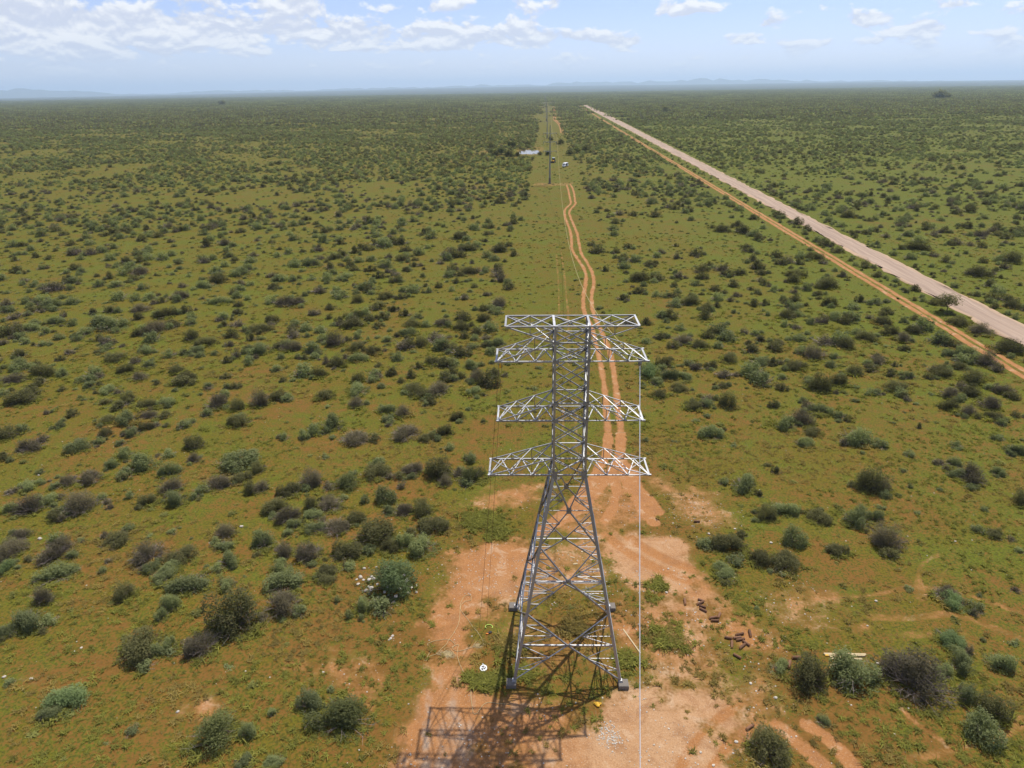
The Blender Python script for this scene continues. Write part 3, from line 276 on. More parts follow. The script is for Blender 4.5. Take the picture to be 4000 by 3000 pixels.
def resample(pts, step):
    pts = np.asarray(pts, float); d = np.r_[0, np.cumsum(np.hypot(*np.diff(pts, axis=0).T))]
    # Catmull-Rom through the points
    P = np.vstack([2 * pts[0] - pts[1], pts, 2 * pts[-1] - pts[-2]]); out = []
    for i in range(len(pts) - 1):
        n = max(2, int((d[i + 1] - d[i]) / step)); t = np.linspace(0, 1, n, endpoint=False)[:, None]
        p0, p1, p2, p3 = P[i], P[i + 1], P[i + 2], P[i + 3]
        out.append(0.5 * (2 * p1 + (p2 - p0) * t + (2 * p0 - 5 * p1 + 4 * p2 - p3) * t ** 2 + (3 * p1 - p0 - 3 * p2 + p3) * t ** 3))
    return np.vstack(out + [pts[-1:]])


# ------------------------------------------------------------------ materials
def new_mat(name):
    m = bpy.data.materials.new(name); m.use_nodes = True; m.node_tree.nodes.clear()
    k = N(m.node_tree); out = k.new('ShaderNodeOutputMaterial'); return m, k, out


def pbr(name, col, rough=0.6, metal=0.0, var=0.0, vscale=8.0, bump=0.0, spec=0.4, obj_var=0.0, col2=None):
    m, k, out = new_mat(name); b = k.new('ShaderNodeBsdfPrincipled')
    c = col
    pos = k.new('ShaderNodeTexCoord').outputs['Object']
    if var or col2 is not None:
        n = k.noise(pos, vscale, 5.0, 0.6)
        if col2 is not None: c = k.mix(k.ss(n, 0.35, 0.65), col, col2)
        else: c = k.mix(n, [v * (1 - var) for v in col], [min(1, v * (1 + var)) for v in col])
    if obj_var:
        r = k.new('ShaderNodeObjectInfo').outputs['Random']
        c = k.mix(1.0, c, k.comb(*[k.m('ADD', k.m('MULTIPLY', r, 2 * obj_var), 1 - obj_var)] * 3), 'MULTIPLY')
    k.put(b.inputs['Base Color'], c); b.inputs['Roughness'].default_value = rough; b.inputs['Metallic'].default_value = metal
    b.inputs['Specular IOR Level'].default_value = spec
    if bump:
        bp = k.new('ShaderNodeBump'); bp.inputs['Strength'].default_value = bump; bp.inputs['Distance'].default_value = 0.02
        k.l.new(k.noise(pos, vscale * 2.5, 5.0), bp.inputs['Height']); k.l.new(bp.outputs[0], b.inputs['Normal'])
    k.l.new(b.outputs[0], out.inputs[0]); return m


def leaf_mat(name, c1, c2, transl=0.45):
    """foliage: colour differs leaf by leaf (face attribute) and plant by plant"""
    m, k, out = new_mat(name)
    r = k.attr('leaf').outputs['Fac']; ob = k.new('ShaderNodeObjectInfo').outputs['Random']
    c = k.mix(r, c1, c2)
    g = k.m('ADD', k.m('MULTIPLY', ob, 0.5), 0.75)
    c = k.mix(1.0, c, k.comb(k.m('MULTIPLY', g, 1.0), g, k.m('ADD', k.m('MULTIPLY', g, 0.8), 0.2)), 'MULTIPLY')
    d = k.new('ShaderNodeBsdfDiffuse'); t = k.new('ShaderNodeBsdfTranslucent'); mx = k.new('ShaderNodeMixShader')
    d.inputs['Roughness'].default_value = 0.8
    k.put(d.inputs[0], c); k.put(t.inputs[0], k.mix(1.0, c, (1.15, 1.2, 0.7), 'MULTIPLY')); mx.inputs[0].default_value = transl
    k.l.new(d.outputs[0], mx.inputs[1]); k.l.new(t.outputs[0], mx.inputs[2]); k.l.new(mx.outputs[0], out.inputs[0]); return m


def ground_mat():
    m, k, out = new_mat('veld_ground')
    pos = k.new('ShaderNodeNewGeometry').outputs['Position']
    px, py, pz = k.sep(pos); flat = k.comb(px, py, 0.0)
    dist = k.vm('LENGTH', flat)
    nA = k.noise(flat, 0.018, 4.0); nB = k.noise(flat, 0.11, 4.0, 0.6); nC = k.noise(flat, 0.75, 4.0, 0.62); nD = k.noise(flat, 4.5, 4.0, 0.65); nE = k.noise(flat, 18.0, 3.0, 0.7)
    nB2 = k.noise(k.vm('ADD', flat, (413.0, 91.0, 0)), 0.16, 4.0, 0.6)
    nF = k.noise(k.vm('ADD', flat, (77.0, 31.0, 0)), 1.8, 4.0, 0.7)
    # real vegetation cover: thin round the work site, thicker further out
    cover = k.ss(dist, 38.0, 140.0, 0.51, 0.73, 'LINEAR')
    cover = k.m('ADD', cover, k.m('MULTIPLY', k.m('SUBTRACT', nA, 0.5), 0.35))
    cover = k.m('ADD', cover, k.m('MULTIPLY', k.m('SUBTRACT', nB, 0.5), 0.85))
    cover = k.m('ADD', cover, k.m('MULTIPLY', k.m('SUBTRACT', nC, 0.5), 0.9))
    cover = k.m('ADD', cover, k.m('MULTIPLY', k.m('SUBTRACT', nD, 0.5), 1.7))
    g = k.ss(cover, 0.34, 0.66)
    soil = k.mix(nF, (0.112, 0.054, 0.012), (0.228, 0.115, 0.028))
    lush = k.ss(k.m('SUBTRACT', px, k.m('MULTIPLY', py, 0.062)), 20.0, 95.0)
    grass = k.mix(k.ss(k.m('ADD', nB2, k.m('MULTIPLY', lush, 0.3)), 0.3, 0.7), (0.130, 0.100, 0.009), (0.100, 0.122, 0.010))
    grass = k.mix(k.ss(nD, 0.44, 0.62), grass, k.mix(0.72, grass, (0.042, 0.036, 0.010)))
    grass = k.mix(k.m('MULTIPLY', k.ss(nE, 0.50, 0.72), 0.6), grass, (0.22, 0.175, 0.045))
    col = k.mix(g, soil, grass)
    # far off, the shrub canopy that can no longer be told apart plant by plant, its colour darkened to stand for cloud shadow
    col = k.mix(k.ss(dist, 700.0, 5000.0, 0.0, 0.9), col, k.mix(nA, (0.040, 0.050, 0.026), (0.068, 0.078, 0.036)))
    bare = k.attr('bare').outputs['Fac']; pale = k.attr('pale').outputs['Fac']
    b = k.m('ADD', bare, k.m('ADD', k.m('MULTIPLY', k.m('SUBTRACT', nC, 0.5), 1.1), k.m('MULTIPLY', k.m('SUBTRACT', nD, 0.5), 1.1)))
    b = k.m('MULTIPLY', k.ss(b, 0.20, 0.70), k.ss(bare, 0.02, 0.16))
    orange = k.mix(nF, (0.275, 0.112, 0.033), (0.40, 0.190, 0.070))
    palec = k.mix(nC, (0.36, 0.198, 0.092), (0.47, 0.290, 0.155))
    pl = k.m('ADD', pale, k.m('MULTIPLY', k.m('SUBTRACT', k.noise(flat, 0.45, 5.0, 0.65), 0.5), 1.1))
    sc = k.mix(k.ss(pl, 0.25, 1.0), orange, palec)
    sc = k.mix(k.m('MULTIPLY', k.ss(nE, 0.62, 0.8), 0.5), sc, (0.70, 0.60, 0.46))
    # trampled soil: darker damp blotches, redder scrapes, dusty film
    blot = k.noise(k.vm('ADD', flat, (19.0, 7.0, 0)), 0.55, 6.0, 0.68, dist=0.6); fine = k.noise(flat, 9.0, 5.0, 0.75)
    sc = k.mix(k.m('MULTIPLY', k.ss(blot, 0.50, 0.66), 0.55), sc, (0.235, 0.110, 0.045))
    sc = k.mix(k.m('MULTIPLY', k.ss(blot, 0.46, 0.34), 0.5), sc, (0.50, 0.35, 0.22))
    sc = k.mix(k.m('MULTIPLY', k.ss(fine, 0.50, 0.64), 0.45), sc, (0.20, 0.105, 0.050))
    sc = k.mix(k.m('MULTIPLY', k.ss(fine, 0.46, 0.36), 0.4), sc, (0.55, 0.42, 0.29))
    col = k.mix(b, col, sc)
    wet = k.attr('wet').outputs['Fac']
    col = k.mix(k.m('MULTIPLY', wet, k.ss(nC, 0.3, 0.7)), col, k.mix(nF, (0.30, 0.20, 0.13), (0.38, 0.29, 0.21)))
    bs = k.new('ShaderNodeBsdfPrincipled'); k.put(bs.inputs['Base Color'], col)
    bs.inputs['Roughness'].default_value = 0.95; bs.inputs['Specular IOR Level'].default_value = 0.1
    bp = k.new('ShaderNodeBump'); bp.inputs['Strength'].default_value = 0.7; bp.inputs['Distance'].default_value = 0.12
    k.l.new(k.m('ADD', k.m('MULTIPLY', nD, 0.7), k.m('ADD', k.m('MULTIPLY', nE, 0.25), k.m('MULTIPLY', nC, 0.5))), bp.inputs['Height'])
    k.l.new(bp.outputs[0], bs.inputs['Normal'])
    k.l.new(bs.outputs[0], out.inputs[0]); return m


def road_mat():
    m, k, out = new_mat('graded_gravel')
    pos = k.new('ShaderNodeNewGeometry').outputs['Position']
    u = k.attr('across').outputs['Fac']; v = k.attr('along').outputs['Fac']
    st = k.noise(k.comb(k.m('MULTIPLY', u, 9.0), k.m('MULTIPLY', v, 0.03), 0.0), 1.0, 5.0, 0.6)
    n = k.noise(pos, 1.3, 5.0, 0.65); n2 = k.noise(pos, 0.12, 3.0)
    c = k.mix(k.ss(st, 0.3, 0.7), (0.235, 0.160, 0.112), (0.40, 0.290, 0.205))
    c = k.mix(k.m('MULTIPLY', n, 0.5), c, (0.35, 0.28, 0.225))
    edge = k.ss(k.m('ABSOLUTE', k.m('SUBTRACT', u, 0.5)), 0.34, 0.48)
    c = k.mix(k.m('MULTIPLY', edge, k.ss(n2, 0.2, 0.6, 0.4, 1.0)), c, (0.40, 0.275, 0.175))
    b = k.new('ShaderNodeBsdfPrincipled'); k.put(b.inputs['Base Color'], c); b.inputs['Roughness'].default_value = 0.95; b.inputs['Specular IOR Level'].default_value = 0.1
    bp = k.new('ShaderNodeBump'); bp.inputs['Strength'].default_value = 0.5; bp.inputs['Distance'].default_value = 0.06
    k.l.new(k.m('ADD', st, n), bp.inputs['Height']); k.l.new(bp.outputs[0], b.inputs['Normal'])
    k.l.new(b.outputs[0], out.inputs[0]); return m


def water_mat():
    m, k, out = new_mat('pond_water')
    b = k.new('ShaderNodeBsdfPrincipled'); b.inputs['Base Color'].default_value = (0.14, 0.10, 0.06, 1); b.inputs['Roughness'].default_value = 0.06
    b.inputs['IOR'].default_value = 1.33; b.inputs['Specular IOR Level'].default_value = 0.5
    bp = k.new('ShaderNodeBump'); bp.inputs['Strength'].default_value = 0.06; bp.inputs['Distance'].default_value = 0.05
    k.l.new(k.noise(k.new('ShaderNodeNewGeometry').outputs['Position'], 1.2, 3.0), bp.inputs['Height']); k.l.new(bp.outputs[0], b.inputs['Normal'])
    k.l.new(b.outputs[0], out.inputs[0]); return m


def steel_mat():
    m, k, out = new_mat('galvanised_steel')
    pos = k.new('ShaderNodeNewGeometry').outputs['Position']; r = k.new('ShaderNodeObjectInfo').outputs['Random']
    n = k.noise(pos, 3.0, 4.0, 0.6)
    c = k.mix(n, (0.34, 0.34, 0.34), (0.50, 0.50, 0.50))
    c = k.mix(1.0, c, k.comb(*[k.m('ADD', k.m('MULTIPLY', r, 0.35), 0.75)] * 3), 'MULTIPLY')
    b = k.new('ShaderNodeBsdfPrincipled'); k.put(b.inputs['Base Color'], c); b.inputs['Metallic'].default_value = 1.0
    k.put(b.inputs['Roughness'], k.ss(n, 0.2, 0.8, 0.48, 0.62))
    k.l.new(b.outputs[0], out.inputs[0]); return m


M = dict(
    ground=ground_mat(), road=road_mat(), water=water_mat(), steel=steel_mat(),
    leaf_d=leaf_mat('dark_thorn_leaf', (0.112, 0.110, 0.046), (0.240, 0.226, 0.105)),
    leaf_g=leaf_mat('silver_green_leaf', (0.175, 0.196, 0.080), (0.345, 0.366, 0.172)),
    leaf_t=leaf_mat('sparse_grey_leaf', (0.130, 0.114, 0.066), (0.250, 0.215, 0.140)),
    leaf_b=leaf_mat('fresh_green_leaf', (0.165, 0.225, 0.085), (0.310, 0.370, 0.165), 0.4),
    leaf_o=leaf_mat('olive_leaf', (0.115, 0.128, 0.046), (0.235, 0.245, 0.105)),
    leaf_f=leaf_mat('low_forb_leaf', (0.190, 0.195, 0.050), (0.340, 0.330, 0.115), 0.42),
    grass=leaf_mat('grass_blade', (0.27, 0.215, 0.055), (0.48, 0.37, 0.14), 0.5),
    grass_green=leaf_mat('green_grass_blade', (0.22, 0.225, 0.045), (0.36, 0.34, 0.090), 0.5),
    twig=pbr('grey_twig', (0.27, 0.22, 0.19), 0.9, var=0.4, vscale=9.0, spec=0.1, obj_var=0.25),
    bark=pbr('dark_bark', (0.11, 0.085, 0.062), 0.95, var=0.4, vscale=6.0, spec=0.1),
    stone=pbr('white_quartz', (0.46, 0.41, 0.335), 0.85, var=0.2, vscale=5.0, bump=0.4, obj_var=0.15, spec=0.2),
    concrete=pbr('concrete', (0.17, 0.148, 0.125), 0.9, var=0.18, vscale=4.0, bump=0.25, spec=0.2),
    pole=pbr('weathered_steel_pole', (0.27, 0.265, 0.25), 0.55, 0.5, var=0.2, vscale=1.5),
    rope_w=pbr('white_rope', (0.95, 0.94, 0.92), 0.8, spec=0.2),
    rope_y=pbr('straw_rope', (0.48, 0.38, 0.20), 0.9, spec=0.1, var=0.15, vscale=4.0),
    rope_d=pbr('brown_rope', (0.20, 0.09, 0.05), 0.9, spec=0.1),
    log=pbr('peeled_log', (0.165, 0.085, 0.048), 0.85, var=0.4, vscale=7.0, bump=0.4, obj_var=0.35, spec=0.15),
    logend=pbr('sawn_end', (0.50, 0.27, 0.10), 0.9, var=0.2, vscale=12.0, spec=0.1),
    plank=pbr('sawn_timber', (0.44, 0.345, 0.20), 0.85, var=0.18, vscale=4.0, obj_var=0.12, spec=0.15),
    yellow=pbr('yellow_paint', (0.72, 0.40, 0.03), 0.55, var=0.15, vscale=5.0),
    white=pbr('white_paint', (0.80, 0.80, 0.79), 0.35),
    black=pbr('black_rubber_and_shade', (0.025, 0.025, 0.026), 0.8),
    glass=pbr('window_glass', (0.03, 0.045, 0.05), 0.06, spec=0.6),
    orange=pbr('orange_plastic', (0.75, 0.22, 0.03), 0.6),
    lime=pbr('lime_sling', (0.42, 0.55, 0.10), 0.8),
    lamp=pbr('lamp_glass', (0.75, 0.75, 0.72), 0.15),
    grey=pbr('grey_metal', (0.28, 0.28, 0.28), 0.45, 0.6),
    hill=pbr('hill_scrub', (0.085, 0.10, 0.06), 0.95, var=0.35, vscale=0.004, spec=0.05),
)

# ------------------------------------------------------------------ the setting
def line_x(y):      # axis of the power line
    return 3.8 + (y - 40.4) * np.interp(y, (40, 320, 630, 1770), (0.0532, 0.0532, 0.0515, 0.0503))


R2 = 60000.0
gm = mesh_np('ground', [(-R2, -R2, 0), (R2, -R2, 0), (R2, R2, 0), (-R2, R2, 0)], np.array([[0, 1, 2, 3]]), [M['ground']])
tag(obj('ground', gm), kind='structure')

# the far plain swells gently towards the middle of the view
az = np.radians(np.linspace(-75, 75, 91)); rr = np.geomspace(7000, 56000, 28)
AZ, RR = np.meshgrid(az, rr, indexing='ij')
swell = (0.0046 * np.exp(-((np.degrees(AZ) - 3) / 24) ** 2) + 0.0018 * sstep(np.degrees(AZ), 10, 30)) * RR * sstep(RR, 7000, 20000) * (1 - 0.4 * sstep(RR, 28000, 56000))
Zs = swell - 3.0 * (1 - sstep(RR, 7000, 9500)) + 0.5
vs_ = np.stack([RR * np.sin(AZ), RR * np.cos(AZ), Zs], -1).reshape(-1, 3)
na, nr = AZ.shape
ii, jj = np.meshgrid(np.arange(na - 1), np.arange(nr - 1), indexing='ij')
q = (ii * nr + jj).ravel(); fc = np.stack([q, q + 1, q + nr + 1, q + nr], 1)[:, ::-1]
tag(obj('far_plain', mesh_np('far_plain', vs_, fc, [M['ground']], smooth=True)), kind='structure')


def hills(name, prof, r0, depth, seed, sc):
    """a range of low hills: crest heights given against azimuth (degrees)"""
    a = np.linspace(prof[0][0], prof[-1][0], 260); h = sc * np.interp(a, [p_[0] for p_ in prof], [p_[1] for p_ in prof])
    h = h * (0.8 + 0.4 * value_noise(a * 10, a * 0, 6.0, seed) + 0.3 * (value_noise(a * 10, a * 0 + 9, 2.2, seed + 1) - 0.5))
    rows = []
    for t in np.linspace(0, 1, 9):
        hh = h * (math.sin(math.pi * t * 0.62) if t < 0.81 else (1 - t) * 5)
        r = r0 + depth * t + 500 * (value_noise(a * 10, a * 0 + t * 7, 4.0, seed + 2) - 0.5)
        rows.append(np.stack([r * np.sin(np.radians(a)), r * np.cos(np.radians(a)), hh - 5 + (t == 0) * -20], -1))
    v = np.stack(rows, 1); n1, n2 = v.shape[:2]
    i_, j_ = np.meshgrid(np.arange(n1 - 1), np.arange(n2 - 1), indexing='ij'); q_ = (i_ * n2 + j_).ravel()
    f_ = np.stack([q_, q_ + 1, q_ + n2 + 1, q_ + n2], 1)[:, ::-1]
    tag(obj(name, mesh_np(name, v.reshape(-1, 3), f_, [M['hill']], smooth=True)), kind='structure')


hills('hills', [(-60, 120), (-45, 380), (-34, 430), (-31, 330), (-28, 150), (-25, 120), (-22, 230), (-18, 240), (-15, 160), (-12, 250), (-8, 260), (-5, 280), (-2, 330), (0, 300), (3, 330), (5, 420),
                (8, 400), (11, 440), (13, 410), (16, 470), (18, 440), (20, 360), (23, 260), (26, 240), (28, 180), (33, 120), (45, 200), (60, 100)], 26000, 4000, 31, 0.62)


def ribbon(name, pts, halfw, step, z, attr_prof, wob=0.0, seed=0, mat='ground', z_prof=None):
    """a strip lying on the ground. attr_prof: [(t across -1..1, bare, pale, wet)]"""
    c = resample(pts, step); d = np.gradient(c, axis=0); d /= np.hypot(*d.T)[:, None]; nrm = np.stack([-d[:, 1], d[:, 0]], 1)
    n = len(c); m_ = len(attr_prof); s = np.r_[0, np.cumsum(np.hypot(*np.diff(c, axis=0).T))]
    hw = np.full(n, halfw) if np.isscalar(halfw) else np.interp(np.linspace(0, 1, n), np.linspace(0, 1, len(halfw)), halfw)
    V, AT = [], {k_: [] for k_ in ('bare', 'pale', 'wet', 'across', 'along')}
    for i in range(n):
        for j, (t, b_, p_, w_) in enumerate(attr_prof):
            off = t * hw[i] + (wob * (value_noise(np.array(s[i]), np.array(j * 3.1), 2.5, seed) - 0.5) if 0 < abs(t) else 0)
            V.append((c[i, 0] + nrm[i, 0] * off, c[i, 1] + nrm[i, 1] * off, z + (z_prof[j] if z_prof else 0)))
            for k_, v_ in zip(AT, (b_, p_, w_, (t + 1) / 2, s[i])): AT[k_].append(v_)
    i_, j_ = np.meshgrid(np.arange(n - 1), np.arange(m_ - 1), indexing='ij'); q_ = (i_ * m_ + j_).ravel()
    f_ = np.stack([q_, q_ + 1, q_ + m_ + 1, q_ + m_], 1)
    V = np.array(V); a, b, cc = V[f_[0, 0]], V[f_[0, 1]], V[f_[0, 2]]
    if np.cross(b - a, cc - a)[2] < 0: f_ = f_[:, ::-1]
    o = obj(name, mesh_np(name, V, f_, [M[mat]], attrs={k_: ('POINT', v_) for k_, v_ in AT.items()}))
    return tag(o, kind='structure')


# --- gravel road and the orange service track beside it
rl, rr_ = np.array(DATA['roadL']), np.array(DATA['roadR'])
yy = np.r_[np.linspace(80, 300, 23), np.linspace(330, 1850, 39)]
xl = np.interp(yy, rl[:, 1], rl[:, 0]); xr = np.interp(yy, rr_[:, 1], rr_[:, 0])
pl_ = np.polyfit(yy, xl, 2); pr_ = np.polyfit(yy, xr, 2)
road_l = lambda y: np.polyval(pl_, y); road_r = lambda y: np.maximum(np.polyval(pr_, y), np.polyval(pl_, y) + 6.5)
cx = (road_l(yy) + road_r(yy)) / 2; hwid = (road_r(yy) - road_l(yy)) / 2 + 0.3
RP = [(-1, 0, 0, 0), (-.9, 1, 1, 0), (-.8, 1, 1, 0), (-.5, 1, 1, 0), (0, 1, 1, 0), (.5, 1, 1, 0), (.8, 1, 1, 0), (.9, 1, 1, 0), (1, 0, 0, 0)]
ribbon('gravel_road', np.stack([cx, yy], 1), np.interp(np.linspace(0, 1, 40), np.linspace(0, 1, len(hwid)), hwid), 3.0, 0.0, RP, 1.5, 5, 'road',
       z_prof=[0.005, 0.16, 0.13, 0.14, 0.18, 0.14, 0.13, 0.2, 0.005])
sd = np.array(DATA['side']); ys = np.r_[np.linspace(72, 300, 26), np.linspace(330, 1800, 36)]
psd = np.polyfit(sd[:, 1], sd[:, 0], 2); side_x = lambda y: np.polyval(psd, y)
SP = [(-1, 0, .2, 0), (-.82, .5, .3, 0), (-.64, .95, .38, 0), (-.3, .95, .4, 0), (-.16, .30, .2, 0), (.12, .25, .1, 0), (.28, .95, .4, 0), (.66, .95, .3, 0), (.84, .6, .1, 0), (1, 0, 0, 0)]
ribbon('service_track', np.stack([side_x(ys), ys], 1), 1.55, 1.2, 0.014, SP, 0.45, 9)

# --- wheel ruts of the red two-wheel track
RUT = [(-1, 0, .2, 0), (-.62, .45, .25, 0), (-.25, .80, .38, 0), (.25, .80, .38, 0), (.62, .45, .25, 0), (1, 0, .2, 0)]
rutL = sorted(DATA['rutL'], key=lambda q_: -q_[1]); rutR = sorted(DATA['rutR'], key=lambda q_: -q_[1])
NEAR_Y = 76.0
for k_, (rt, sd_) in enumerate(((rutL, 3), (rutR, 4))):
    far = [q_ for q_ in rt if q_[1] > NEAR_Y - 4]
    ribbon('dirt_track', far, (0.62, 0.6, 0.60, 0.62, 0.66), 0.7, 0.016, RUT, 0.28, sd_)
for k_, (rt, sd_) in enumerate(((DATA['farrutL'], 13), (DATA['farrutR'], 14))):
    ribbon('dirt_track', rt, (1.6, 1.4, 0.9), 2.0, 0.016, RUT, 0.5, sd_)
for k_, rt in enumerate(DATA['faint']):
    far = [q_ for q_ in rt if q_[1] > NEAR_Y - 4]
    if len(far) > 1: ribbon('dirt_track', far, 0.35, 0.8, 0.010, [(-1, 0, 0, 0), (-.4, .34, .2, 0), (.4, .34, .2, 0), (1, 0, 0, 0)], 0.3, 20 + k_)


def bare_at(px, py):
    """bare soil, paleness and wheel-rut depth near the tower"""
    bare = np.zeros(px.shape); pale = np.zeros(px.shape); rut = np.zeros(px.shape); wet = np.zeros(px.shape); pw = np.zeros(px.shape); sw = np.full(px.shape, 0.02)
    wob = 1.6 * (value_noise(px, py, 1.3, 41) - 0.5) + 2.6 * (value_noise(px, py, 3.8, 42) - 0.5) + 0.8 * (value_noise(px, py, 0.5, 43) - 0.5)
    for poly, st, pl in DATA['polys']:
        x0, y0 = np.min(poly, 0) - 3; x1, y1 = np.max(poly, 0) + 3
        k_ = (px > x0) & (px < x1) & (py > y0) & (py < y1)
        if not k_.any(): continue
        sdist = seg_dist(px[k_], py[k_], poly) * np.where(in_poly(px[k_], py[k_], poly), 1, -1) + wob[k_]
        s = sstep(sdist, -2.0, 2.0) * st
        pw[k_] += s * pl; sw[k_] += s; bare[k_] = np.maximum(bare[k_], s)
    pale = pw / sw
    for pts, w, st in DATA['lines']:
        d = seg_dist(px, py, resample(pts, 0.8), False) + wob * 0.15
        bare = np.maximum(bare, st * (1 - sstep(d, w * 0.4, w))); rut = np.maximum(rut, 0.5 * (1 - sstep(d, w * 0.3, w * 0.9)))
    for rt, w, st in [(rutL, 0.85, 1.1), (rutR, 0.85, 1.1)] + [(f_, 0.8, 0.95) for f_ in DATA['fan']] + [(f_, 0.4, 0.3) for f_ in DATA['faint']]:
        c = np.array(rt)
        if c[:, 1].min() > 85: continue
        d = seg_dist(px, py, resample(c[c[:, 1] < 95], 0.8), False) + wob * 0.12
        e = 1 - sstep(d, w * 0.45, w)
        pale = np.where(st * e > bare, 0.12, pale); bare = np.maximum(bare, st * e); rut = np.maximum(rut, e)
    # churned, wetter soil where lorries turned (bottom left of the clearing)
    d = seg_dist(px, py, [(-4.2, 37.5), (-5.0, 34.0), (-5.6, 29.0)], False)
    st = value_noise((px + 0.16 * py) * 1.0, py * 0.12, 0.35, 77)
    wet = np.clip((1 - sstep(d, 1.2, 2.8)) * sstep(st, 0.25, 0.7), 0, 1) * sstep(38.5 - py, 0, 3)
    # wheel streaks of turning lorries across the bare soil
    for cx_, cy_, rad in ((-16.0, 30.0, 11.5), (-15.0, 31.0, 13.5), (24.0, 62.0, 15.0), (22.0, 60.0, 12.5), (20.0, 24.0, 9.5)):
        rr0 = np.hypot(px - cx_, py - cy_); stv = np.exp(-((rr0 - rad) / 0.28) ** 2) + np.exp(-((rr0 - rad - 1.7) / 0.28) ** 2)
        pale = pale - 0.9 * stv * (bare > 0.3); rut = np.maximum(rut, 0.8 * stv * (bare > 0.3))
    return bare, pale, rut, wet


# --- the work site round the tower: one finely modelled sheet with relief, laid over the ground
gx, gy = np.arange(-46, 54.01, 0.22), np.arange(26, NEAR_Y + 0.01, 0.22)
GX, GY = np.meshgrid(gx, gy, indexing='ij')
BR, PL, RT, WT = bare_at(GX, GY)
edge = np.minimum.reduce([GX - gx[0], gx[-1] - GX, GY - gy[0], gy[-1] - GY]); ef = sstep(edge, 0, 3.0)
BR *= np.where(GY > NEAR_Y - 4, sstep(NEAR_Y - GY, 0, 0.3) , 1)
rel = 0.045 * value_noise(GX, GY, 2.1, 50) + 0.045 * value_noise(GX, GY, 0.8, 51) + 0.03 * value_noise(GX, GY, 0.35, 52)
GZ = 0.022 + ef * np.clip(rel * (1 - 0.55 * np.clip(BR, 0, 1)) - 0.05 * RT, -0.006, 0.2)
n1, n2 = GX.shape
i_, j_ = np.meshgrid(np.arange(n1 - 1), np.arange(n2 - 1), indexing='ij'); q_ = (i_ * n2 + j_).ravel()
fsite = np.stack([q_, q_ + n2, q_ + n2 + 1, q_ + 1], 1)
site = obj('work_site_ground', mesh_np('work_site_ground', np.stack([GX, GY, GZ], -1).reshape(-1, 3), fsite, [M['ground']], smooth=True,
           attrs={'bare': ('POINT', BR.ravel()), 'pale': ('POINT', PL.ravel()), 'wet': ('POINT', WT.ravel())}))
tag(site, kind='structure')


def ground_z(x, y):
    i, j = int(round((x - gx[0]) / 0.22)), int(round((y - gy[0]) / 0.22))
    return float(GZ[i, j]) if 0 <= i < n1 and 0 <= j < n2 else 0.0


def patch(name, poly, z, mat, bare=0.9, pale=0.5, ring=0.86):
    p_ = resample(list(poly) + [poly[0]], 1.0)[:-1]; c = p_.mean(0); n = len(p_)
    jit = 1 + 0.08 * (rng.random(n) - 0.5)
    V = [(c[0], c[1], z)] + [(*(c + (q_ - c) * ring), z) for q_ in p_] + [(*(c + (q_ - c) * j), z) for q_, j in zip(p_, jit)]
    F = [(0, 1 + i, 1 + (i + 1) % n) for i in range(n)] + [(1 + i, 1 + n + i, 1 + n + (i + 1) % n, 1 + (i + 1) % n) for i in range(n)]
    a, b, d = (Vector(V[i]) for i in F[0])
    if (b - a).cross(d - a).z < 0: F = [f_[::-1] for f_ in F]
    o = obj(name, mesh_np(name, V, [list(f_) for f_ in F], [M[mat]], attrs={'bare': ('POINT', [bare] * (n + 1) + [0] * n), 'pale': ('POINT', [pale] * len(V))}))
    return tag(o, kind='structure')


patch('bare_pad', DATA['padrange'], 0.012, 'ground', 0.36, 0.5)
patch('mud_bank', DATA['mud'], 0.010, 'ground', 0.32, 0.1)
patch('mud_bank', DATA['mud2'], 0.010, 'ground', 0.3, 0.0)
patch('pond_water', DATA['pond'], 0.03, 'water')

# ------------------------------------------------------------------ lattice tower
def angle_mesh():
    t = 0.14; pr = [(0, 0), (1, 0), (1, -t), (t, -t), (t, -1), (0, -1)]     # an L profile, corner at the origin
    V = [(x - 0.3, y + 0.3, z) for z in (0, 1) for x, y in pr]
    F = [(i, 6 + i, 6 + (i + 1) % 6, (i + 1) % 6) for i in range(6)] + [(0, 1, 2, 3), (0, 3, 4, 5), (9, 8, 7, 6), (11, 10, 9, 6)]
    me = mesh_np('angle_section', V, [list(f) for f in F], [M['steel']]); return me


ANGLE = angle_mesh()


def member_matrix(a, b, w, up=(0, 0, 1)):
    a, b = Vector(a), Vector(b); d = b - a; L = d.length; d.normalize(); up = Vector(up)
    x = up.cross(d)
    if x.length < 1e-3: x = Vector((1, 0, 0)).cross(d)
    x.normalize(); y = d.cross(x)
    if y.z < 0 and abs(up.z) > 0.5: x, y = -x, -y
    return Matrix(((x.x * w, y.x * w, d.x * L, a.x), (x.y * w, y.y * w, d.y * L, a.y), (x.z * w, y.z * w, d.z * L, a.z), (0, 0, 0, 1)))


def member(name, a, b, w, parent, up=(0, 0, 1)):
    o = bpy.data.objects.new(name, ANGLE); COL.objects.link(o); o.parent = parent
    o.matrix_basis = member_matrix(a, b, w, up); return o


TZ, ZN, B1, T2, B2, T3, B3, FOOT = 26.64, 25.57, 24.33, 21.42, 20.19, 17.37, 16.10, 0.45
HB, HF = 1.09, 3.87
hw_at = lambda z: HB if z >= B3 else HB + (HF - HB) * (B3 - z) / (B3 - FOOT)
CORN = [(-1, -1), (1, -1), (1, 1), (-1, 1)]
cpt = lambda c, z: Vector((c[0] * hw_at(z), c[1] * hw_at(z), z))


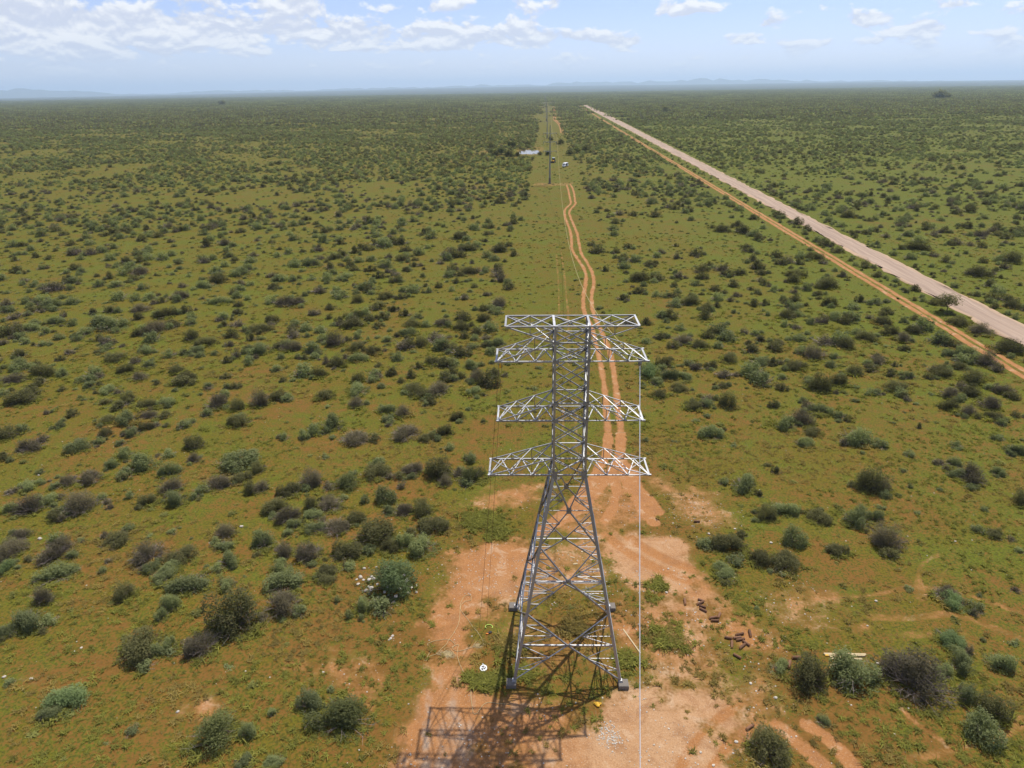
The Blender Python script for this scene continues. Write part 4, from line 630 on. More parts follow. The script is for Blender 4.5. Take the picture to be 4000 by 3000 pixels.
def build_tower():
    root = bpy.data.objects.new('lattice_tower', None); COL.objects.link(root)
    root.location = (3.797, 40.406, 0); root.rotation_euler = (0, 0, math.radians(-1.5436))
    tag(root, 'tall galvanised steel lattice tower with four crossarm levels standing on the bare clearing', 'tower')
    for c in CORN:
        up = (-c[0], 0.0, 0.0)
        for nm, za, zb, w in (('upper_leg', B3, TZ, 0.15), ('lower_leg', FOOT - 0.1, B3, 0.195)):
            lg = member(nm, cpt(c, za), cpt(c, zb), w, root, (0, 0, 1))
            d = (cpt(c, zb) - cpt(c, za)); L = d.length; d.normalize()
            x = Vector((-c[0], 0, 0)); x = (x - d * x.dot(d)).normalized(); y = d.cross(x)
            if y.dot(Vector((0, c[1], 0))) < 0:      # keep both flanges turned inwards
                y = -y
            a = cpt(c, za)
            lg.matrix_basis = Matrix(((x.x * w, y.x * w, d.x * L, a.x), (x.y * w, y.y * w, d.y * L, a.y), (x.z * w, y.z * w, d.z * L, a.z), (0, 0, 0, 1)))
        f = MB(); h = hw_at(0.0); q = (c[0] * (h + 0.12), c[1] * (h + 0.05))
        f.box((q[0], q[1], 0.12), (0.72, 0.72, 0.5)).box((q[0], q[1], 0.385), (0.66, 0.66, 0.03))
        obj('footing', f.mesh('footing', [M['concrete']]), root)
        s = MB(); s.box((c[0] * hw_at(0.5), c[1] * hw_at(0.5), 0.47), (0.34, 0.34, 0.14), taper=0.7)
        obj('stub_plate', s.mesh('stub_plate', [M['steel']]), root)
    FACES = [(CORN[i], CORN[(i + 1) % 4]) for i in range(4)]
    def pt(fc, t, z): return cpt(fc[0], z).lerp(cpt(fc[1], z), t)
    plate = lambda nm, c, sx, sz, nrm: None
    for fi, fc in enumerate(FACES):
        nrm = (cpt(fc[0], 20) + cpt(fc[1], 20)) * 0.5; nrm.z = 0; nrm.normalize()
        along = (cpt(fc[1], 20) - cpt(fc[0], 20)).normalized()
        def gusset(c, sx, sz, off=0.02):
            g = MB(); c = Vector(c) + nrm * off
            vs8 = [c + along * (sx * i) + Vector((0, 0, sz * j)) + nrm * (0.008 * k_) for k_ in (-1, 1) for i, j in ((-.5, -.5), (.5, -.5), (.5, .5), (-.5, .5))]
            g.add(vs8, [(3, 2, 1, 0), (4, 5, 6, 7), (0, 1, 5, 4), (1, 2, 6, 5), (2, 3, 7, 6), (3, 0, 4, 7)])
            obj('gusset_plate', g.mesh('gusset_plate', [M['pole']]), root)
        # body panels
        lev = [TZ, ZN, B1, (B1 + T2) / 2, T2, B2, (B2 + T3) / 2, T3, B3]
        for za, zb in zip(lev[:-1], lev[1:]):
            member('brace', pt(fc, 0, za), pt(fc, 1, zb), 0.075, root); member('brace', pt(fc, 1, za) - nrm * 0.05, pt(fc, 0, zb) - nrm * 0.05, 0.075, root)
        for z in (TZ, ZN, B1, T2, B2, T3, B3):
            member('horizontal_strut', pt(fc, 0, z), pt(fc, 1, z), 0.085, root)
        for z, sz in ((ZN, 0.2), (B1, 0.22), (T2, 0.22), (B2, 0.24), (B3, 0.62)):
            for t in (0.06, 0.94): gusset(pt(fc, t, z), 0.30, sz, 0.09)
        # flared lower part: K frame, then two crossed panels
        Z1, Z2, X2, Z3, X3 = 13.55, 10.90, 8.27, 5.77, 3.27
        D = [((0, B3), (.5, Z1)), ((1, B3), (.5, Z1)), ((.5, Z1), (0, Z2)), ((.5, Z1), (1, Z2)), ((0, Z2), (.5, X2)), ((1, Z2), (.5, X2)), ((.5, X2), (0, Z3)), ((.5, X2), (1, Z3)),
             ((0, Z3), (.5, X3)), ((1, Z3), (.5, X3)), ((.5, X3), (0, FOOT)), ((.5, X3), (1, FOOT))]
        for (t0, z0), (t1, z1) in D: member('diagonal_brace', pt(fc, t0, z0), pt(fc, t1, z1), 0.10, root)
        for z, w in ((Z1, 0.05), (X2, 0.10), (X3, 0.11)): member('horizontal_strut', pt(fc, 0, z), pt(fc, 1, z), w, root)
        gusset(pt(fc, .5, Z1), 0.34, 0.5); gusset(pt(fc, .5, X2), 0.36, 0.26); gusset(pt(fc, .5, X3), 0.24, 0.2)
        # light redundant members between the legs and the diagonals
        for za, zb, up_ in ((B3, Z1, 0), (Z1, Z2, 1), (Z2, X2, 0), (X2, Z3, 1), (Z3, X3, 0), (X3, FOOT, 1)):
            H_ = za - zb
            for side in (0, 1):
                def dg(z):
                    t = 0.5 * ((za - z) / H_ if not up_ else (z - zb) / H_); return pt(fc, t if side == 0 else 1 - t, z)
                lgp = lambda z: pt(fc, side, z)
                zs = (za - H_ * 0.36, za - H_ * 0.70)
                for z in zs: member('light_strut', lgp(z), dg(z), 0.046, root)
                if up_:
                    member('light_brace', lgp(za), dg(zs[0]), 0.05, root); member('light_brace', dg(zs[0]), lgp(zs[1]), 0.05, root)
                else:
                    member('light_brace', lgp(zs[0]), dg(zs[1]), 0.05, root); member('light_brace', dg(zs[1]), lgp(zb), 0.05, root)
    # plan bracing
    for z in (TZ, B1, B2, B3):
        member('plan_brace', cpt(CORN[0], z), cpt(CORN[2], z), 0.075, root); member('plan_brace', cpt(CORN[1], z) - Vector((0, 0, .04)), cpt(CORN[3], z) - Vector((0, 0, .04)), 0.075, root)

    def joined(name, segs, w):
        mb = MB()
        base = [Vector(v.co) for v in ANGLE.vertices]; fs = [list(p_.vertices) for p_ in ANGLE.polygons]
        for a, b in segs:
            mm = member_matrix(a, b, w); mb.add([mm @ v for v in base], fs)
        return obj(name, mb.mesh(name, [M['steel']]), root)
    lerp = lambda a, b, t: Vector(a).lerp(Vector(b), t)
    for lv, (zb, zt, L) in enumerate(((B1, ZN, 4.716), (B2, T2, 4.719), (B3, T3, 5.379))):
        for s in (-1, 1):
            tip = [Vector((s * L, k_ * HB, zb)) for k_ in (-1, 1)]; bb = [Vector((s * HB, k_ * HB, zb)) for k_ in (-1, 1)]; bt = [Vector((s * HB, k_ * HB, zt)) for k_ in (-1, 1)]
            arm = joined('crossarm', [(tip[0], bb[0]), (tip[1], bb[1])], 0.10)
            member('tip_bar', tip[0], tip[1], 0.12, arm)
            for k_ in (0, 1): member('upper_chord', tip[k_], bt[k_], 0.07, arm)
            U = [[lerp(tip[k_], bt[k_], t) for t in (0, 1 / 3, 2 / 3, 1)] for k_ in (0, 1)]
            Bm = [[lerp(tip[k_], bb[k_], t) for t in (0, 1 / 3, 2 / 3, 1)] for k_ in (0, 1)]
            for i in range(3):
                member('brace', U[0][i], U[1][i + 1], 0.05, arm); member('brace', U[1][i] - Vector((0, 0, .04)), U[0][i + 1] - Vector((0, 0, .04)), 0.05, arm)
                mid = (Bm[1][i] + Bm[1][i + 1]) / 2
                member('brace', Bm[0][i], mid, 0.065, arm); member('brace', mid, Bm[0][i + 1], 0.065, arm)
            for k_ in (0, 1):
                for i in (1, 2): member('post', Bm[k_][i], U[k_][i], 0.045, arm)
                member('brace', Bm[k_][1], U[k_][2], 0.055, arm); member('brace', Bm[k_][2], U[k_][3], 0.055, arm)
            e = MB(); e.box((s * (L + 0.04), -HB, zb), (0.16, 0.14, 0.1)).box((s * (L + 0.04), HB, zb), (0.16, 0.14, 0.1))
            obj('end_plate', e.mesh('end_plate', [M['steel']]), arm)
    for s in (-1, 1):
        L = 4.10
        tip = [Vector((s * L, k_ * HB, TZ)) for k_ in (-1, 1)]; tb = [Vector((s * HB, k_ * HB, TZ)) for k_ in (-1, 1)]; bb = [Vector((s * HB, k_ * HB, ZN)) for k_ in (-1, 1)]
        arm = joined('earth_wire_arm', [(tip[0], tb[0]), (tip[1], tb[1])], 0.095)
        member('tip_bar', tip[0], tip[1], 0.12, arm); member('tip_bar', tb[0], tb[1], 0.13, arm)
        for k_ in (0, 1):
            member('lower_chord', tip[k_], bb[k_], 0.075, arm)
            member('post', lerp(tip[k_], tb[k_], .5), lerp(tip[k_], bb[k_], .5), 0.045, arm)
            member('brace', lerp(tip[k_], bb[k_], .5), tb[k_], 0.05, arm)
        U = [[lerp(tip[k_], tb[k_], t) for t in (0, .5, 1)] for k_ in (0, 1)]; Lw = [[lerp(tip[k_], bb[k_], t) for t in (0, .5, 1)] for k_ in (0, 1)]
        for i in range(2):
            member('brace', U[0][i], U[1][i + 1], 0.07, arm); member('brace', U[1][i] - Vector((0, 0, .04)), U[0][i + 1] - Vector((0, 0, .04)), 0.07, arm)
            member('brace', Lw[i % 2][i], Lw[(i + 1) % 2][i + 1], 0.05, arm)
    return root


tower = build_tower()
TM = Matrix.Translation((3.797, 40.406, 0)) @ Matrix.Rotation(math.radians(-1.5436), 4, 'Z')


# ------------------------------------------------------------------ poles further along the line
def pole_meshes():
    sh = MB()
    for a, b, r0, r1 in ((0.3, 8, .42, .33), (8, 16.5, .33, .24), (16.5, 25, .24, .15)): sh.tube((0, 0, a), (0, 0, b), r0, r1, 10, cap=True)
    base = MB(); base.tube((0, 0, 0), (0, 0, .35), .75, .75, 12).tube((0, 0, .35), (0, 0, 2.6), .50, .48, 10)
    arm = MB(); arm.tube((0.15, 0, 0), (2.95, 0, .22), .13, .10, 6).tube((2.9, 0, .2), (2.9, 0, -.75), .09, .09, 6)
    return sh.mesh('shaft', [M['pole']]), base.mesh('base_section', [M['concrete']]), arm.mesh('pole_crossarm', [M['pole']])


PSH, PBS, PAR = pole_meshes()
POLE_LAB = ['slender steel pole nearest the tower, with short side arms on a bare pad', 'slender steel pole just beyond the pond, second along the line', 'slender steel pole third along the cleared strip, far behind the pond', 'faint slender steel pole fourth along the line, before the far lattice tower']
POLES = [(18.7, 320.7), (33.9, 626.0), (51.5, 975.0), (70.5, 1345.0)]
for (x, y), lab in zip(POLES, POLE_LAB):
    r = bpy.data.objects.new('power_pole', None); COL.objects.link(r); r.location = (x, y, 0); r.rotation_euler = (0, 0, math.radians(-3))
    tag(r, lab, 'pole', 'steel poles along the power line')
    obj('shaft', PSH, r); obj('base_section', PBS, r)
    for z in (14.0, 17.9, 21.6):
        for s in (0, math.pi): obj('crossarm', PAR, r, (0, 0, z), s)


def far_tower():
    r = bpy.data.objects.new('lattice_tower', None); COL.objects.link(r); r.location = (90.5, 1765, 0); r.rotation_euler = (0, 0, math.radians(-3))
    tag(r, 'faint distant lattice tower at the far end of the cleared strip', 'tower')
    for c in CORN:
        lg = MB(); lg.tube(cpt(c, 0), cpt(c, B3), .2, .16, 4).tube(cpt(c, B3), cpt(c, TZ), .16, .12, 4); obj('leg', lg.mesh('leg', [M['steel']]), r)
    br = MB(); lv = [0.4, 5.8, 10.9, 13.5, 16.1, 18, 20.2, 22.3, 24.3, 26.6]
    for i in range(4):
        a, b = CORN[i], CORN[(i + 1) % 4]
        for z0, z1 in zip(lv[:-1], lv[1:]): br.tube(cpt(a, z0), cpt(b, z1), .09, .09, 3).tube(cpt(b, z0), cpt(a, z1), .09, .09, 3)
    obj('bracing', br.mesh('bracing', [M['steel']]), r)
    for z, L in ((B3, 5.4), (B2, 4.7), (B1, 4.7), (TZ, 4.1)):
        am = MB()
        for s in (-1, 1):
            for k_ in (-1, 1): am.tube((s * L, k_ * HB, z), (0, k_ * HB, z), .1, .1, 3).tube((s * L, k_ * HB, z), (s * HB, k_ * HB, z + 1.2), .08, .08, 3)
        obj('crossarm', am.mesh('crossarm', [M['steel']]), r)


far_tower()


# ------------------------------------------------------------------ ropes and stringing gear on the tower
def catenary(a, b, sag, n=40):
    a, b = Vector(a), Vector(b); return [a.lerp(b, t) - Vector((0, 0, 4 * sag * t * (1 - t))) for t in np.linspace(0, 1, n)]


tipR = TM @ Vector((4.45, 0.1, B1 - 0.55)); tipL = TM @ Vector((-4.55, 0.35, B1 - 0.75))
pr = MB(); pr.path([tipR.lerp(Vector(DATA['ropebot']), t) - Vector((0, 0, 0.5 * 4 * t * (1 - t))) for t in np.linspace(0, 1, 24)], 0.025, 6)
tag(obj('pilot_rope', pr.mesh('pilot_rope', [M['rope_w']], True)), 'taut white rope running down from the right upper crossarm towards the viewer', 'rope')
p1 = Vector((POLES[0][0] + 2.95, POLES[0][1], 21.4)); p2 = Vector((POLES[1][0] + 2.95, POLES[1][1], 21.4)); p3 = Vector((POLES[2][0] + 2.95, POLES[2][1], 21.4))
ln = MB(); ln.path(catenary(tipR, p1, ROPE_SAG), 0.03, 5).path(catenary(p1, p2, 9.0), 0.04, 4).path(catenary(p2, p3, 9.0), 0.05, 4)
tag(obj('stringing_line', ln.mesh('stringing_line', [M['rope_y']], True)), 'thin pale line sagging from the tower along the row of poles', 'cable')
lr = [(x, y, 0.05) for x, y in DATA['leftrope']]
for e, top, lab in ((lr[0], tipL + Vector((0.09, 0, 0)), 'thin brown rope hanging from the left upper crossarm, strand ending at the dropped harness'), (lr[1], tipL - Vector((0.09, 0, 0)), 'thin brown rope hanging from the left upper crossarm, strand nearer the sandy wheel tracks')):
    mb = MB(); mb.path(catenary(top, e, 0.35, 20), 0.013, 4)
    tag(obj('hanging_rope', mb.mesh('hanging_rope', [M['rope_d']])), lab, 'rope', 'ropes hanging on the left')


def pulley(loc, lab, rim):
    r = bpy.data.objects.new('pulley', None); COL.objects.link(r); r.location = loc; tag(r, lab, 'pulley', 'pulleys hung under the upper crossarm')
    a = MB(); a.tube((-.06, 0, 0), (.06, 0, 0), .24, .24, 16); obj('sheave', a.mesh('sheave', [rim]), r)
    b = MB(); b.box((-.10, 0, .1), (.025, .10, .75)).box((.10, 0, .1), (.025, .10, .75)).box((0, 0, .47), (.24, .10, .04)); obj('cheek_frame', b.mesh('cheek_frame', [M['grey']]), r)
    c = MB(); c.tube((0, 0, .48), (0, 0, .75), .02, .02, 6); obj('hanger', c.mesh('hanger', [M['grey']]), r)


pulley(tipL, 'orange pulley hanging under the left tip of the upper crossarm', M['yellow'])
pulley(tipR, 'grey pulley hanging under the right tip of the upper crossarm', M['grey'])

# ------------------------------------------------------------------ shrubs
def leaf_cloud(seed, n, size, lobes, flat=0.0, fill=0.35, elong=1.9, skirt=0.15):
    """n leaf sprays spread through a lumpy dome of diameter 1 and height 1; returns quads and a per-face tone"""
    r = np.random.default_rng(seed); L = []
    for i in range(lobes):
        a = r.random() * 6.28; d = 0.40 * math.sqrt(r.random()) if i else 0.0
        rad = 0.10 + 0.14 * r.random() if i else 0.20
        zc = (0.22 + 0.50 * r.random()) * (1 - d * 0.9) if i else 0.42
        L.append((d * math.cos(a), d * math.sin(a), zc, rad, 0.62 * rad / 0.30 + 0.9 * rad))
    w = np.array([l[3] ** 2 for l in L]); w /= w.sum()
    k = r.choice(lobes, n, p=w); L = np.array(L)
    v = r.normal(size=(n, 3)); v /= np.linalg.norm(v, axis=1)[:, None]
    sh = np.where(r.random(n) < fill, r.random(n) ** 0.5, 0.80 + 0.20 * r.random(n) + 0.16 * np.abs(r.normal(size=n)))
    lump = 0.72 + 0.58 * value_noise(v[:, 0] * 3 + k * 11, v[:, 1] * 3 + v[:, 2] * 2, 0.9, seed)
    c = L[k, :3] + v * sh[:, None] * lump[:, None] * np.stack([L[k, 3], L[k, 3], L[k, 4] * 0.75], 1)
    c[:, 2] = np.abs(c[:, 2]) * (1 - flat) + 0.01
    rad = np.hypot(c[:, 0], c[:, 1]); f_ = np.minimum(1, 0.56 / np.maximum(rad, 1e-3)); c[:, :2] *= f_[:, None]
    c[:, :2] *= 0.49 / np.percentile(np.hypot(c[:, 0], c[:, 1]), 95); c[:, 2] *= 0.95 / np.percentile(c[:, 2], 98)
    sk = r.random(n) < skirt          # a ragged skirt of low shoots running out into the grass
    a_ = r.random(n) * 6.283; d_ = 0.34 + 0.26 * r.random(n) ** 1.5
    c[sk] = np.stack([d_ * np.cos(a_), d_ * np.sin(a_), 0.02 + 0.16 * r.random(n) ** 2], 1)[sk]
    nrm = v * 0.6 + r.normal(size=(n, 3)) * 0.5 + np.array([0, 0, 0.35]); nrm /= np.linalg.norm(nrm, axis=1)[:, None]
    t = np.cross(nrm, r.normal(size=(n, 3))); t /= np.linalg.norm(t, axis=1)[:, None]; b = np.cross(nrm, t)
    s = size * (0.55 + 0.9 * r.random(n))[:, None]
    t, b = t * s * elong * 0.5, b * s * 0.5
    V = np.stack([c - t, c + b * 0.9 - t * 0.1, c + t, c - b * 0.9 + t * 0.1], 1).reshape(-1, 3)
    F = np.arange(4 * n).reshape(n, 4)
    tone = np.clip(0.25 + 0.5 * r.random(n) + 0.35 * (value_noise(c[:, 0] * 4 + 5, c[:, 1] * 4 + c[:, 2] * 3, 0.8, seed + 9) - 0.5), 0, 1)
    return V, F, tone


def twig_cloud(seed, n, r0, reach=1.0, forks=2):
    """thin tapering branches from the base outwards; returns triangles-sided sticks"""
    r = np.random.default_rng(seed + 500); V, F = [], []
    def stick(a, b, ra, rb):
        d = b - a; d /= max(np.linalg.norm(d), 1e-6); x = np.cross(d, r.normal(size=3)); x /= np.linalg.norm(x); y = np.cross(d, x); k = len(V)
        for c, q in ((a, ra), (b, rb)):
            for j in range(3):
                V.append(c + q * (x * math.cos(2.094 * j) + y * math.sin(2.094 * j)))
        for j in range(3): F.append([k + j, k + (j + 1) % 3, k + 3 + (j + 1) % 3, k + 3 + j])
    for i in range(n):
        a = r.random() * 6.28; e = 0.25 + 0.85 * r.random()
        p0 = np.array([0.08 * math.cos(a), 0.08 * math.sin(a), 0.0]); ln = reach * (0.42 + 0.16 * r.random())
        dirv = np.array([math.cos(a) * math.cos(e * 1.3), math.sin(a) * math.cos(e * 1.3), 0.35 + 1.35 * math.sin(e) ** 1.5]) 
        p1 = p0 + dirv * ln * np.array([.55, .55, .42]); p2 = p0 + dirv * ln * np.array([1.0, 1.0, .72]) + r.normal(size=3) * 0.03
        stick(p0, p1, r0 * 1.5, r0); stick(p1, p2, r0, r0 * 0.45)
        for _ in range(forks):
            q = p1 + (p2 - p1) * r.random(); stick(q, q + dirv * ln * 0.28 + r.normal(size=3) * 0.085, r0 * 0.6, r0 * 0.25)
    V = np.array(V); V[:, 2] = np.maximum(V[:, 2], 0)
    return V, np.array(F)


KIND = dict(d=('leaf_d', 5200, .030, 9, 34, .30), g=('leaf_g', 4600, .033, 10, 22, .30), t=('leaf_t', 5600, .021, 9, 70, .45), b=('leaf_b', 6500, .022, 7, 10, .45), o=('leaf_o', 6500, .024, 7, 22, .40))
NVAR = dict(d=5, g=5, t=4, b=2, o=2)
FOL, BRA = {}, {}
for k_, (mt, n, sz, lb, tw, fl) in KIND.items():
    for i in range(NVAR[k_]):
        sd = 100 * 'dgtbo'.index(k_) + i
        V, F, tone = leaf_cloud(sd, n, sz, lb + i % 3, fill=fl, elong=2.6 if k_ in 'bt' else 1.8)
        FOL[k_, i] = mesh_np('foliage_' + k_, V, F, [M[mt]], attrs={'leaf': ('FACE', tone)})
        V, F = twig_cloud(sd, tw, 0.0050 if k_ != 't' else 0.0040, 1.05 if k_ == 't' else 1.0, 6 if k_ == 't' else 3)
        BRA[k_, i] = mesh_np('branches_' + k_, V, F, [M['twig'] if k_ != 'd' else M['bark'] if i % 2 else M['twig']])

SH = []
for q in SHRUBS.split(';'):
    x, y, dia, h, k_ = q.split(','); SH.append([float(x), float(y), float(dia), float(h), k_])


def project(x, y, z=0.0):
    d = Vector((x, y, z - CAM_H)); zc = d.dot(_f); return 2000 + 2641.96 * d.dot(_r) / zc, 1500 - 2641.96 * d.dot(_u) / zc


ORD = 'first second third fourth fifth sixth seventh eighth ninth tenth eleventh twelfth thirteenth fourteenth fifteenth sixteenth seventeenth eighteenth nineteenth twentieth'.split()
ORD += ['twenty-' + w for w in ORD[:9]] + ['thirtieth']
WORD = dict(d='dark thorn bush', g='silvery green shrub', t='grey twiggy bush', b='fresh green feathery shrub', o='round olive-green bush')
BANDS = ((2680, "below its near feet"), (2520, "level with its near feet"), (2360, "just below its far feet"), (2200, "just above its far feet"), (2040, 'level with the flared legs'),
         (1870, 'below the lowest crossarm'), (1770, 'level with the lowest crossarm'), (1660, 'just below the middle crossarm'), (1570, 'level with the middle crossarm'), (1440, 'just below the upper crossarm'),
         (1340, 'level with the upper crossarm'), (1220, 'level with the topmost arm'), (1100, 'above the tower top'), (0, 'far above the tower top'))
NB = 300


def shrub_labels(sh):
    cl = {}
    for i, (x, y, dia, h, k_) in enumerate(sh):
        u, v = project(x, y); band = next(j for j, b in enumerate(BANDS) if v >= b[0])
        if x > float(road_r(y)): side = 'beyond the gravel road'
        elif x > float(side_x(y)) - 1: side = 'beside the gravel road'
        elif u < 2230: side = 'left of the tower'
        else: side = 'right of the tower'
        cl.setdefault((band, side, k_), []).append((u, i))
    out = [None] * len(sh)
    for (band, side, k_), lst in cl.items():
        lst.sort(key=lambda q: abs(q[0] - 2230) if 'tower' in side else q[0])
        for n, (u, i) in enumerate(lst):
            if 'tower' in side: out[i] = '%s %s outwards, %s, %s' % (ORD[n], WORD[k_], side, BANDS[band][1]) if len(lst) > 1 else 'only %s %s, %s' % (WORD[k_], side, BANDS[band][1])
            else: out[i] = '%s %s from left, %s, %s' % (ORD[n], WORD[k_], side, BANDS[band][1]) if len(lst) > 1 else 'only %s %s, %s' % (WORD[k_], side, BANDS[band][1])
    return out


LABS = shrub_labels(SH[:NB])
HAND = {(-10.97, 47.36): 'feathery fresh green shrub ringed with white rocks, left of the clearing', (28.46, 35.97): 'largest dome of grey-brown twigs, beside the timber at lower right',
        (-22.96, 42.91): 'tall dark rounded bush standing apart, largest on the left slope', (21.25, 36.39): 'tall narrow dark bush between the log heap and the stacked timber'}
GRP = dict(d='dark thorn bushes', g='silvery green shrubs', t='grey twiggy bushes', b='fresh green shrubs', o='olive-green bushes')
cnt = {k_: 0 for k_ in 'dgtbo'}
for i, (x, y, dia, h, k_) in enumerate(SH[:NB]):
    v = cnt[k_] % NVAR[k_]; cnt[k_] += 1
    rz = random.Random(i).random() * 6.28; z = ground_z(x, y) - 0.01
    lab = HAND.get((x, y), LABS[i]); q_ = random.Random(i + 900).random(); sc = (dia * (1.0 + .2 * q_), dia * (1.12 - .3 * q_), h * 0.86)
    nm = {'d': 'thorn_bush', 'g': 'silvery_shrub', 't': 'twiggy_bush', 'b': 'feathery_shrub', 'o': 'olive_bush'}[k_]
    r = bpy.data.objects.new(nm, None); COL.objects.link(r); r.location = (x, y, z); r.rotation_euler = (0, 0, rz); r.empty_display_size = 0.3
    tag(r, lab, 'shrub', GRP[k_])
    obj('foliage', FOL[k_, v], r, scale=sc); obj('branches', BRA[k_, v], r, scale=sc)


# --- the umbrella tree by the road, trees by the pond, far trees
def make_tree(name, lab, loc, spread, height, kind, seed, group=None, umbrella=True, n=1500, leaf=.045):
    r_ = np.random.default_rng(seed); r = bpy.data.objects.new(name, None); COL.objects.link(r); r.location = loc; tag(r, lab, 'tree', group)
    V, F, tone = leaf_cloud(seed, n, leaf, 9, fill=.3, skirt=0.0)
    z0 = 0.42 if umbrella else 0.12
    V = V * np.array([spread, spread, height * (1 - z0)]) + np.array([0, 0, height * z0])
    obj('crown', mesh_np('crown', V, F, [M[kind]], attrs={'leaf': ('FACE', tone)}), r)
    t = MB(); top = height * (z0 + 0.2); b = Vector((0.05 * spread * (r_.random() - .5), 0, top * 0.45)); t.tube((0, 0, -0.1), b, .05 * height * .55, .035 * height * .55, 7)
    for i in range(7):
        a = i * 0.9 + r_.random(); e = Vector((math.cos(a) * spread * .30, math.sin(a) * spread * .30, top + 0.12 * height * r_.random())); t.tube(b, e, .018 * height * .6, .007 * height, 5)
    obj('trunk', t.mesh('trunk', [M['bark']]), r)


ax, ay = DATA['acacia']
make_tree('umbrella_tree', 'flat-topped thorn tree leaning over the left edge of the gravel road', (ax, ay, 0), 4.6, 3.6, 'leaf_d', 901, n=2200, leaf=.04)
PL_ = ['dark tree left of the pond, largest of its clump', 'dark tree in front of the pond to its left, nearest of the clump', 'dark tree at the left end of the pond clump', 'dark tree furthest out left of the pond clump', 'dark tree just left of the water', 'dark tree touching the right end of the water', 'dark tree behind the nearest pole, right of the pond',
       'dark round tree standing in the cleared strip behind the second pole', 'dark tree on the far bank behind the pond', 'dark tree far left behind the pond', 'dark tree beyond the small mud flat left of the pond', 'dark tree right of the tractor, first of three', 'dark tree right of the tractor, second of three', 'dark tree right of the tractor, third of three', 'dark tree right of the cleared strip beyond the pond']
for i, ((x, y, w), lab) in enumerate(zip(DATA['pondbush'], PL_)):
    make_tree('pond_tree', lab, (x, y, 0), w, w * (.62 if i != 7 else .8), 'leaf_d' if i % 3 else 'leaf_o', 920 + i, 'trees round the pond', False, 420, .10)
FT = ['tall dark tree on the far right horizon, tallest of the grove', 'dark tree right of the tallest in the far right grove', 'dark tree left of the tallest in the far right grove', 'lone dark tree beyond the gravel road, near the horizon', 'lone dark tree on the far left plain', None, 'small dark tree beside the far lattice tower']
for i, ((x, y, w), lab) in enumerate(zip(DATA['fartrees'], FT)):
    if lab: make_tree('far_tree', lab, (x, y, 0), w, w * .62, 'leaf_d', 950 + i, 'lone trees on the plain', False, 260, .12)


# ------------------------------------------------------------------ scatter: many small plants, one object each of stuff
def proto_collection(name, meshes):
    c = bpy.data.collections.new(name)
    for i, me in enumerate(meshes):
        o = bpy.data.objects.new('%s_%02d' % (name, i), me); c.objects.link(o)
    return c


def scatter(name, coll, pts, proto, rot, scl, label, cat):
    me = bpy.data.meshes.new(name); n = len(pts)
    me.vertices.add(n); me.vertices.foreach_set('co', np.asarray(pts, np.float32).ravel())
    a = me.attributes.new('proto', 'INT', 'POINT'); a.data.foreach_set('value', np.asarray(proto, np.int32))
    a = me.attributes.new('turn', 'FLOAT', 'POINT'); a.data.foreach_set('value', np.asarray(rot, np.float32))
    a = me.attributes.new('size', 'FLOAT_VECTOR', 'POINT'); a.data.foreach_set('vector', np.asarray(scl, np.float32).ravel())
    o = obj(name, me); tag(o, label, cat, kind='stuff')
    g = bpy.data.node_groups.new(name, 'GeometryNodeTree')
    g.interface.new_socket('Geometry', in_out='INPUT', socket_type='NodeSocketGeometry'); g.interface.new_socket('Geometry', in_out='OUTPUT', socket_type='NodeSocketGeometry')
    gi, go = g.nodes.new('NodeGroupInput'), g.nodes.new('NodeGroupOutput')
    ip = g.nodes.new('GeometryNodeInstanceOnPoints'); ci = g.nodes.new('GeometryNodeCollectionInfo')
    ci.inputs['Collection'].default_value = coll; ci.inputs['Separate Children'].default_value = True; ci.inputs['Reset Children'].default_value = True
    def na(nm, t):
        q = g.nodes.new('GeometryNodeInputNamedAttribute'); q.data_type = t; q.inputs['Name'].default_value = nm; return q.outputs['Attribute']
    cx_ = g.nodes.new('ShaderNodeCombineXYZ'); er = g.nodes.new('FunctionNodeEulerToRotation')
    L = g.links.new
    L(gi.outputs[0], ip.inputs['Points']); L(ci.outputs[0], ip.inputs['Instance']); ip.inputs['Pick Instance'].default_value = True
    L(na('proto', 'INT'), ip.inputs['Instance Index']); L(na('turn', 'FLOAT'), cx_.inputs[2]); L(cx_.outputs[0], er.inputs[0]); L(er.outputs[0], ip.inputs['Rotation'])
    L(na('size', 'FLOAT_VECTOR'), ip.inputs['Scale']); L(ip.outputs[0], go.inputs[0])
    md = o.modifiers.new('scatter', 'NODES'); md.node_group = g
    return o


def combine(parts):
    """[(V,F,material,tone)] -> one mesh"""
    V, F, mi, tone, mats, k = [], [], [], [], [], 0
    for v, f, mt, tn in parts:
        if mt not in mats: mats.append(mt)
        V.append(v); F.append(f + k); k += len(v); mi += [mats.index(mt)] * len(f); tone.append(tn if tn is not None else np.full(len(f), .5))
    return np.vstack(V), np.vstack(F), [M[q_] for q_ in mats], mi, np.concatenate(tone)


